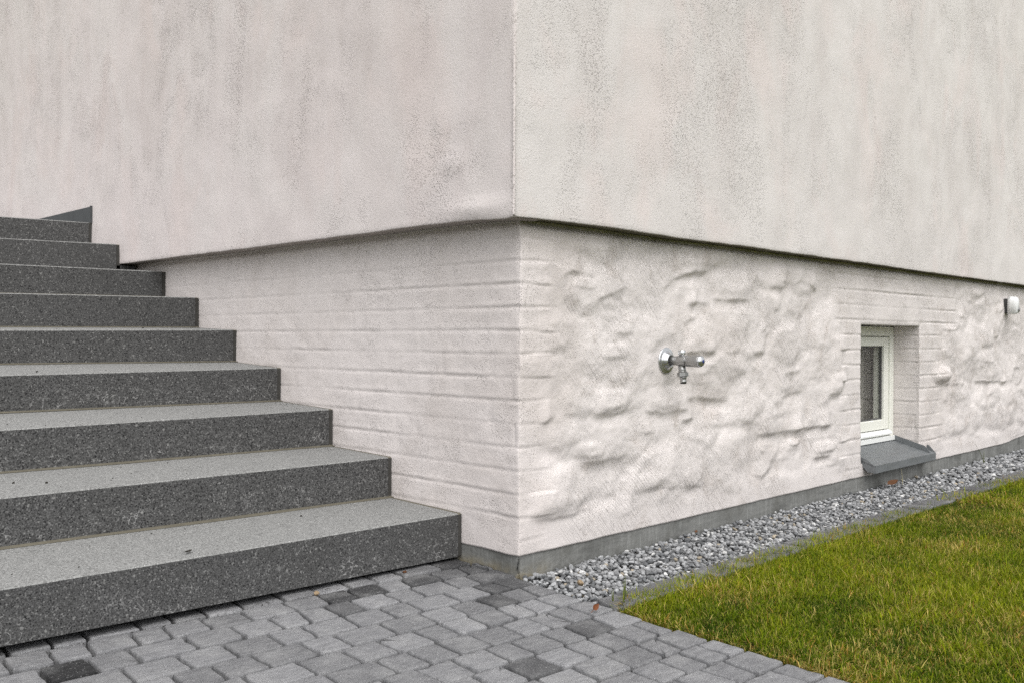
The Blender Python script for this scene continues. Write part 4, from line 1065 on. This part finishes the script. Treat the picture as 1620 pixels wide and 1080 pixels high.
# ------------------------------------------------------------------ motion sensor
SXX, SZZ = 4.61, 0.962
sens = thing('motion_sensor', 'small white motion sensor on a dark grey bracket under the overhang', 'sensor', (SXX, 0, SZZ))
def sn(mb, name, mat, parent=sens):
    o = mb.build(name, mat, parent); o.location = -sens.location; return o
def hood(w, h, y0, y1, e, z0=0.0):
    """rounded-top block seen from the front, pushed from y0 to y1 with a softened front edge"""
    pts = [(-w/2, -h/2), (w/2, -h/2)]
    for a in np.linspace(0, math.pi, 17): pts.append((w/2*math.cos(a), h/2-w/2+w/2*math.sin(a)))
    rings = []
    for yy, s in ((y0, 1.0), (y0-0.018, 0.985), (y1+e, 0.93), (y1+e*0.4, 0.83), (y1, 0.62)):
        rings.append([(SXX+p[0]*s, yy, SZZ+z0+p[1]*(1-(1-s)*0.7)) for p in pts])
    n = len(pts); vs = [q for r_ in rings for q in r_]
    fs = [(k*n+i, k*n+(i+1) % n, (k+1)*n+(i+1) % n, (k+1)*n+i) for k in range(4) for i in range(n)]+[tuple(range(n)), tuple(reversed(range(4*n, 5*n)))]
    return vs, fs
m = MB(); m.chamfer_box(SXX-0.026, SXX+0.034, -0.036, 0.02, SZZ-0.050, SZZ+0.046, 0.008); sn(m, 'bracket', M_DPLA)
m = MB(); m.add(*hood(0.074, 0.118, -0.034, -0.088, 0.020, 0.002), smooth=True); cov = sn(m, 'hood', M_WPLA)
m = MB(); m.lathe([(0.017, -0.004), (0.017, 0.003), (0.0145, 0.009), (0.008, 0.0125)], 28, at_y(SXX+0.008, SZZ-0.028, -0.084)); sn(m, 'lens', M_LENS)

# ------------------------------------------------------------------ small things
def leaf_mesh(L, W, curl, fold, seed):
    r = np.random.default_rng(seed); nu, nv = 13, 9
    u = np.linspace(0, 1, nu); v = np.linspace(-1, 1, nv); U, V = np.meshgrid(u, v)
    wid = W*np.sin(np.pi*np.clip(U, 0, 1)**0.8)**0.8*(1+0.10*vnoise(U*9+seed, V*0, seed))
    X = U*L; Y = V*wid/2; Z = fold*np.abs(V)*wid/2+curl*(U-0.5)**2*4+0.0012*fbm(U*6+seed, V*3, seed, 3)
    P = np.stack([X, Y, Z], -1).reshape(-1, 3); F = grid_faces(nu, nv); P2 = P-np.array([0, 0, 0.0006])
    st = np.array([[-0.012, -0.0006, 0.001], [-0.012, 0.0006, 0.001], [0.004, 0.0008, curl], [0.004, -0.0008, curl]])
    b = len(P)*2
    return np.concatenate([P, P2, st]), np.concatenate([F, F[:, ::-1]+len(P), np.array([[b, b+1, b+2, b+3]])])
def put_leaf(name, label, mat, loc, rot, args):
    V, F = leaf_mesh(*args); o = link(name, mesh_np(name, V, F, mat, True)); o.location = loc; o.rotation_euler = rot
    return tag(o, label, 'leaf')
put_leaf('fallen_leaf', 'orange brown leaf standing on the grey pavers by the corner of the lawn', M_LEAF, (-0.175, -0.446, 0.009), (math.radians(52), math.radians(-24), math.radians(5)), (0.027, 0.015, 0.004, 0.35, 3))
put_leaf('fallen_leaf', 'curled brown leaf on the gravel under the zinc window sill', M_LEAF2, (2.62, -0.060, -0.004), (math.radians(35), math.radians(-8), math.radians(-8)), (0.10, 0.030, 0.010, 0.7, 8))
put_leaf('fallen_leaf', 'tiny rust brown leaf flake lying on the pebbles against the footing', M_LEAF2, (0.905, -0.052, 0.002), (0.3, -0.1, 0.4), (0.032, 0.012, 0.003, 0.3, 5))
put_leaf('fallen_leaf', 'small dark leaf scrap in the gap below the lowest step', M_LEAF2, (-0.27, 0.235, 0.004), (0.1, 0.0, 0.7), (0.026, 0.013, 0.002, 0.2, 9))
put_leaf('fallen_leaf', 'small brown leaf scrap lying on the lowest tread', M_DIRT, (-0.955, 0.300, 0.166), (0.1, 0.0, 0.5), (0.030, 0.011, 0.003, 0.3, 12))
def blade(mb, base, az, lean, bend, L, w, n=7):
    pts = []; p = Vector(base)
    for i in range(n):
        q = i/(n-1); th = lean+bend*q
        pts.append(p.copy()); p = p+Vector((math.sin(th)*math.cos(az), math.sin(th)*math.sin(az), math.cos(th)))*(L/(n-1))
    sx, sy = -math.sin(az), math.cos(az); vs = []
    for i, p in enumerate(pts):
        ww = w*(1-(i/(n-1))**1.6)+0.0002
        vs += [(p.x-sx*ww, p.y-sy*ww, p.z), (p.x+sx*ww, p.y+sy*ww, p.z), (p.x+math.cos(az)*0.0006, p.y+math.sin(az)*0.0006, p.z-0.0004)]
    fs = []
    for i in range(n-1):
        a, b = 3*i, 3*i+3; fs += [(a, a+1, b+1, b), (a+1, a+2, b+2, b+1), (a+2, a, b, b+2)]
    mb.add(vs, fs, True)
m = MB()
for a, l, bd, L, w in ((2.6, 0.30, 0.5, 0.16, 0.0026), (0.3, 0.12, 0.35, 0.085, 0.0022), (2.0, 0.15, 0.4, 0.075, 0.0022), (4.2, 0.35, 0.6, 0.05, 0.002)): blade(m, (4.02, -0.072, -0.02), a, l, bd, L, w)
tag(m.build('weed', M_WEED), 'thin green weed growing from the gravel right of the window sill', 'weed')
m = MB()
for a, l, bd, L, w in ((2.9, 0.05, 0.28, 0.085, 0.0016), (0.9, 0.2, 0.3, 0.035, 0.0012)): blade(m, (2.785, -0.075, -0.016), a, l, bd, L, w)
tag(m.build('dry_stalk', M_STALK), 'pale dry grass stalk standing in the gravel below the window sill', 'stalk')
m = MB()
for bx, by in ((-0.035, -0.405), (0.0, -0.418), (0.03, -0.40)):
    for q in range(2): blade(m, (bx+random.uniform(-.006, .006), by, -0.01), random.uniform(0, 6.28), random.uniform(.05, .3), random.uniform(.2, .6), random.uniform(.04, .075), 0.0017)
tag(m.build('grass_tuft', M_WEED), 'sparse grass blades sprouting on the first edging stone by the pavers', 'grass tuft')
r_ = np.random.default_rng(77)
me = mesh_np('pebble', stone_shape(IV2, r_)*0.011, IF2, M_TAN); o = link('pebble', me); o.location = (-0.598, 0.222, 0.006); o.rotation_euler = (0.2, 0.1, 0.6)
tag(o, 'small tan pebble on the pavers at the foot of the lowest step', 'pebble')
me = mesh_np('pebble', stone_shape(IV2, r_)*0.016, IF2, M_TAN); o = link('pebble', me); o.location = (0.058, -0.205, -0.004); o.rotation_euler = (0.5, 0.9, 0.6)
tag(o, 'ochre pebble standing out in the grey gravel near the house corner', 'pebble')
# dark crumbs on the treads and along the foot of the stairs
cv_, cf_ = [], []; nb_ = 0
IV0, IF0 = ico(0)
def crumb(x, y, z, s):
    global nb_
    P = IV0*np.array([s, s*r_.uniform(.5, 1), s*.6])+r_.normal(0, s*.15, IV0.shape)+np.array([x, y, z+s*.4]); cv_.append(P); cf_.append(IF0+nb_); nb_ += len(P)
for k in range(5):
    y, z, sl = STEPS[k]; yb = STEPS[k+1][0]; zt, slt = BOTS[k+1]
    for q in range(16):
        x = r_.uniform(-1.5, -0.06); f = r_.uniform(0.04, 0.93); zz = (z+sl*x)*(1-f)+(zt+slt*x)*f
        crumb(x, y+(yb-y)*f, zz, r_.choice((0.0012, 0.0016, 0.0022, 0.0045), p=(.4, .3, .22, .08)))
    for q in range(24):
        x = -0.03-abs(r_.normal(0, 0.10)); f = r_.uniform(0.5, 0.93); zz = (z+sl*x)*(1-f)+(zt+slt*x)*f
        crumb(x, y+(yb-y)*f, zz, r_.uniform(0.0008, 0.0018))
for q in range(260):
    x = r_.uniform(-1.6, -0.03); crumb(x, 0.262-abs(r_.normal(0, 0.018)), 0.001, r_.uniform(0.0008, 0.0020))
o = link('crumbs', mesh_np('crumbs', np.concatenate(cv_), np.concatenate(cf_), M_DIRT), None, 'stuff'); tag(o, 'dark crumbs of soil scattered on the treads and along the lowest step')
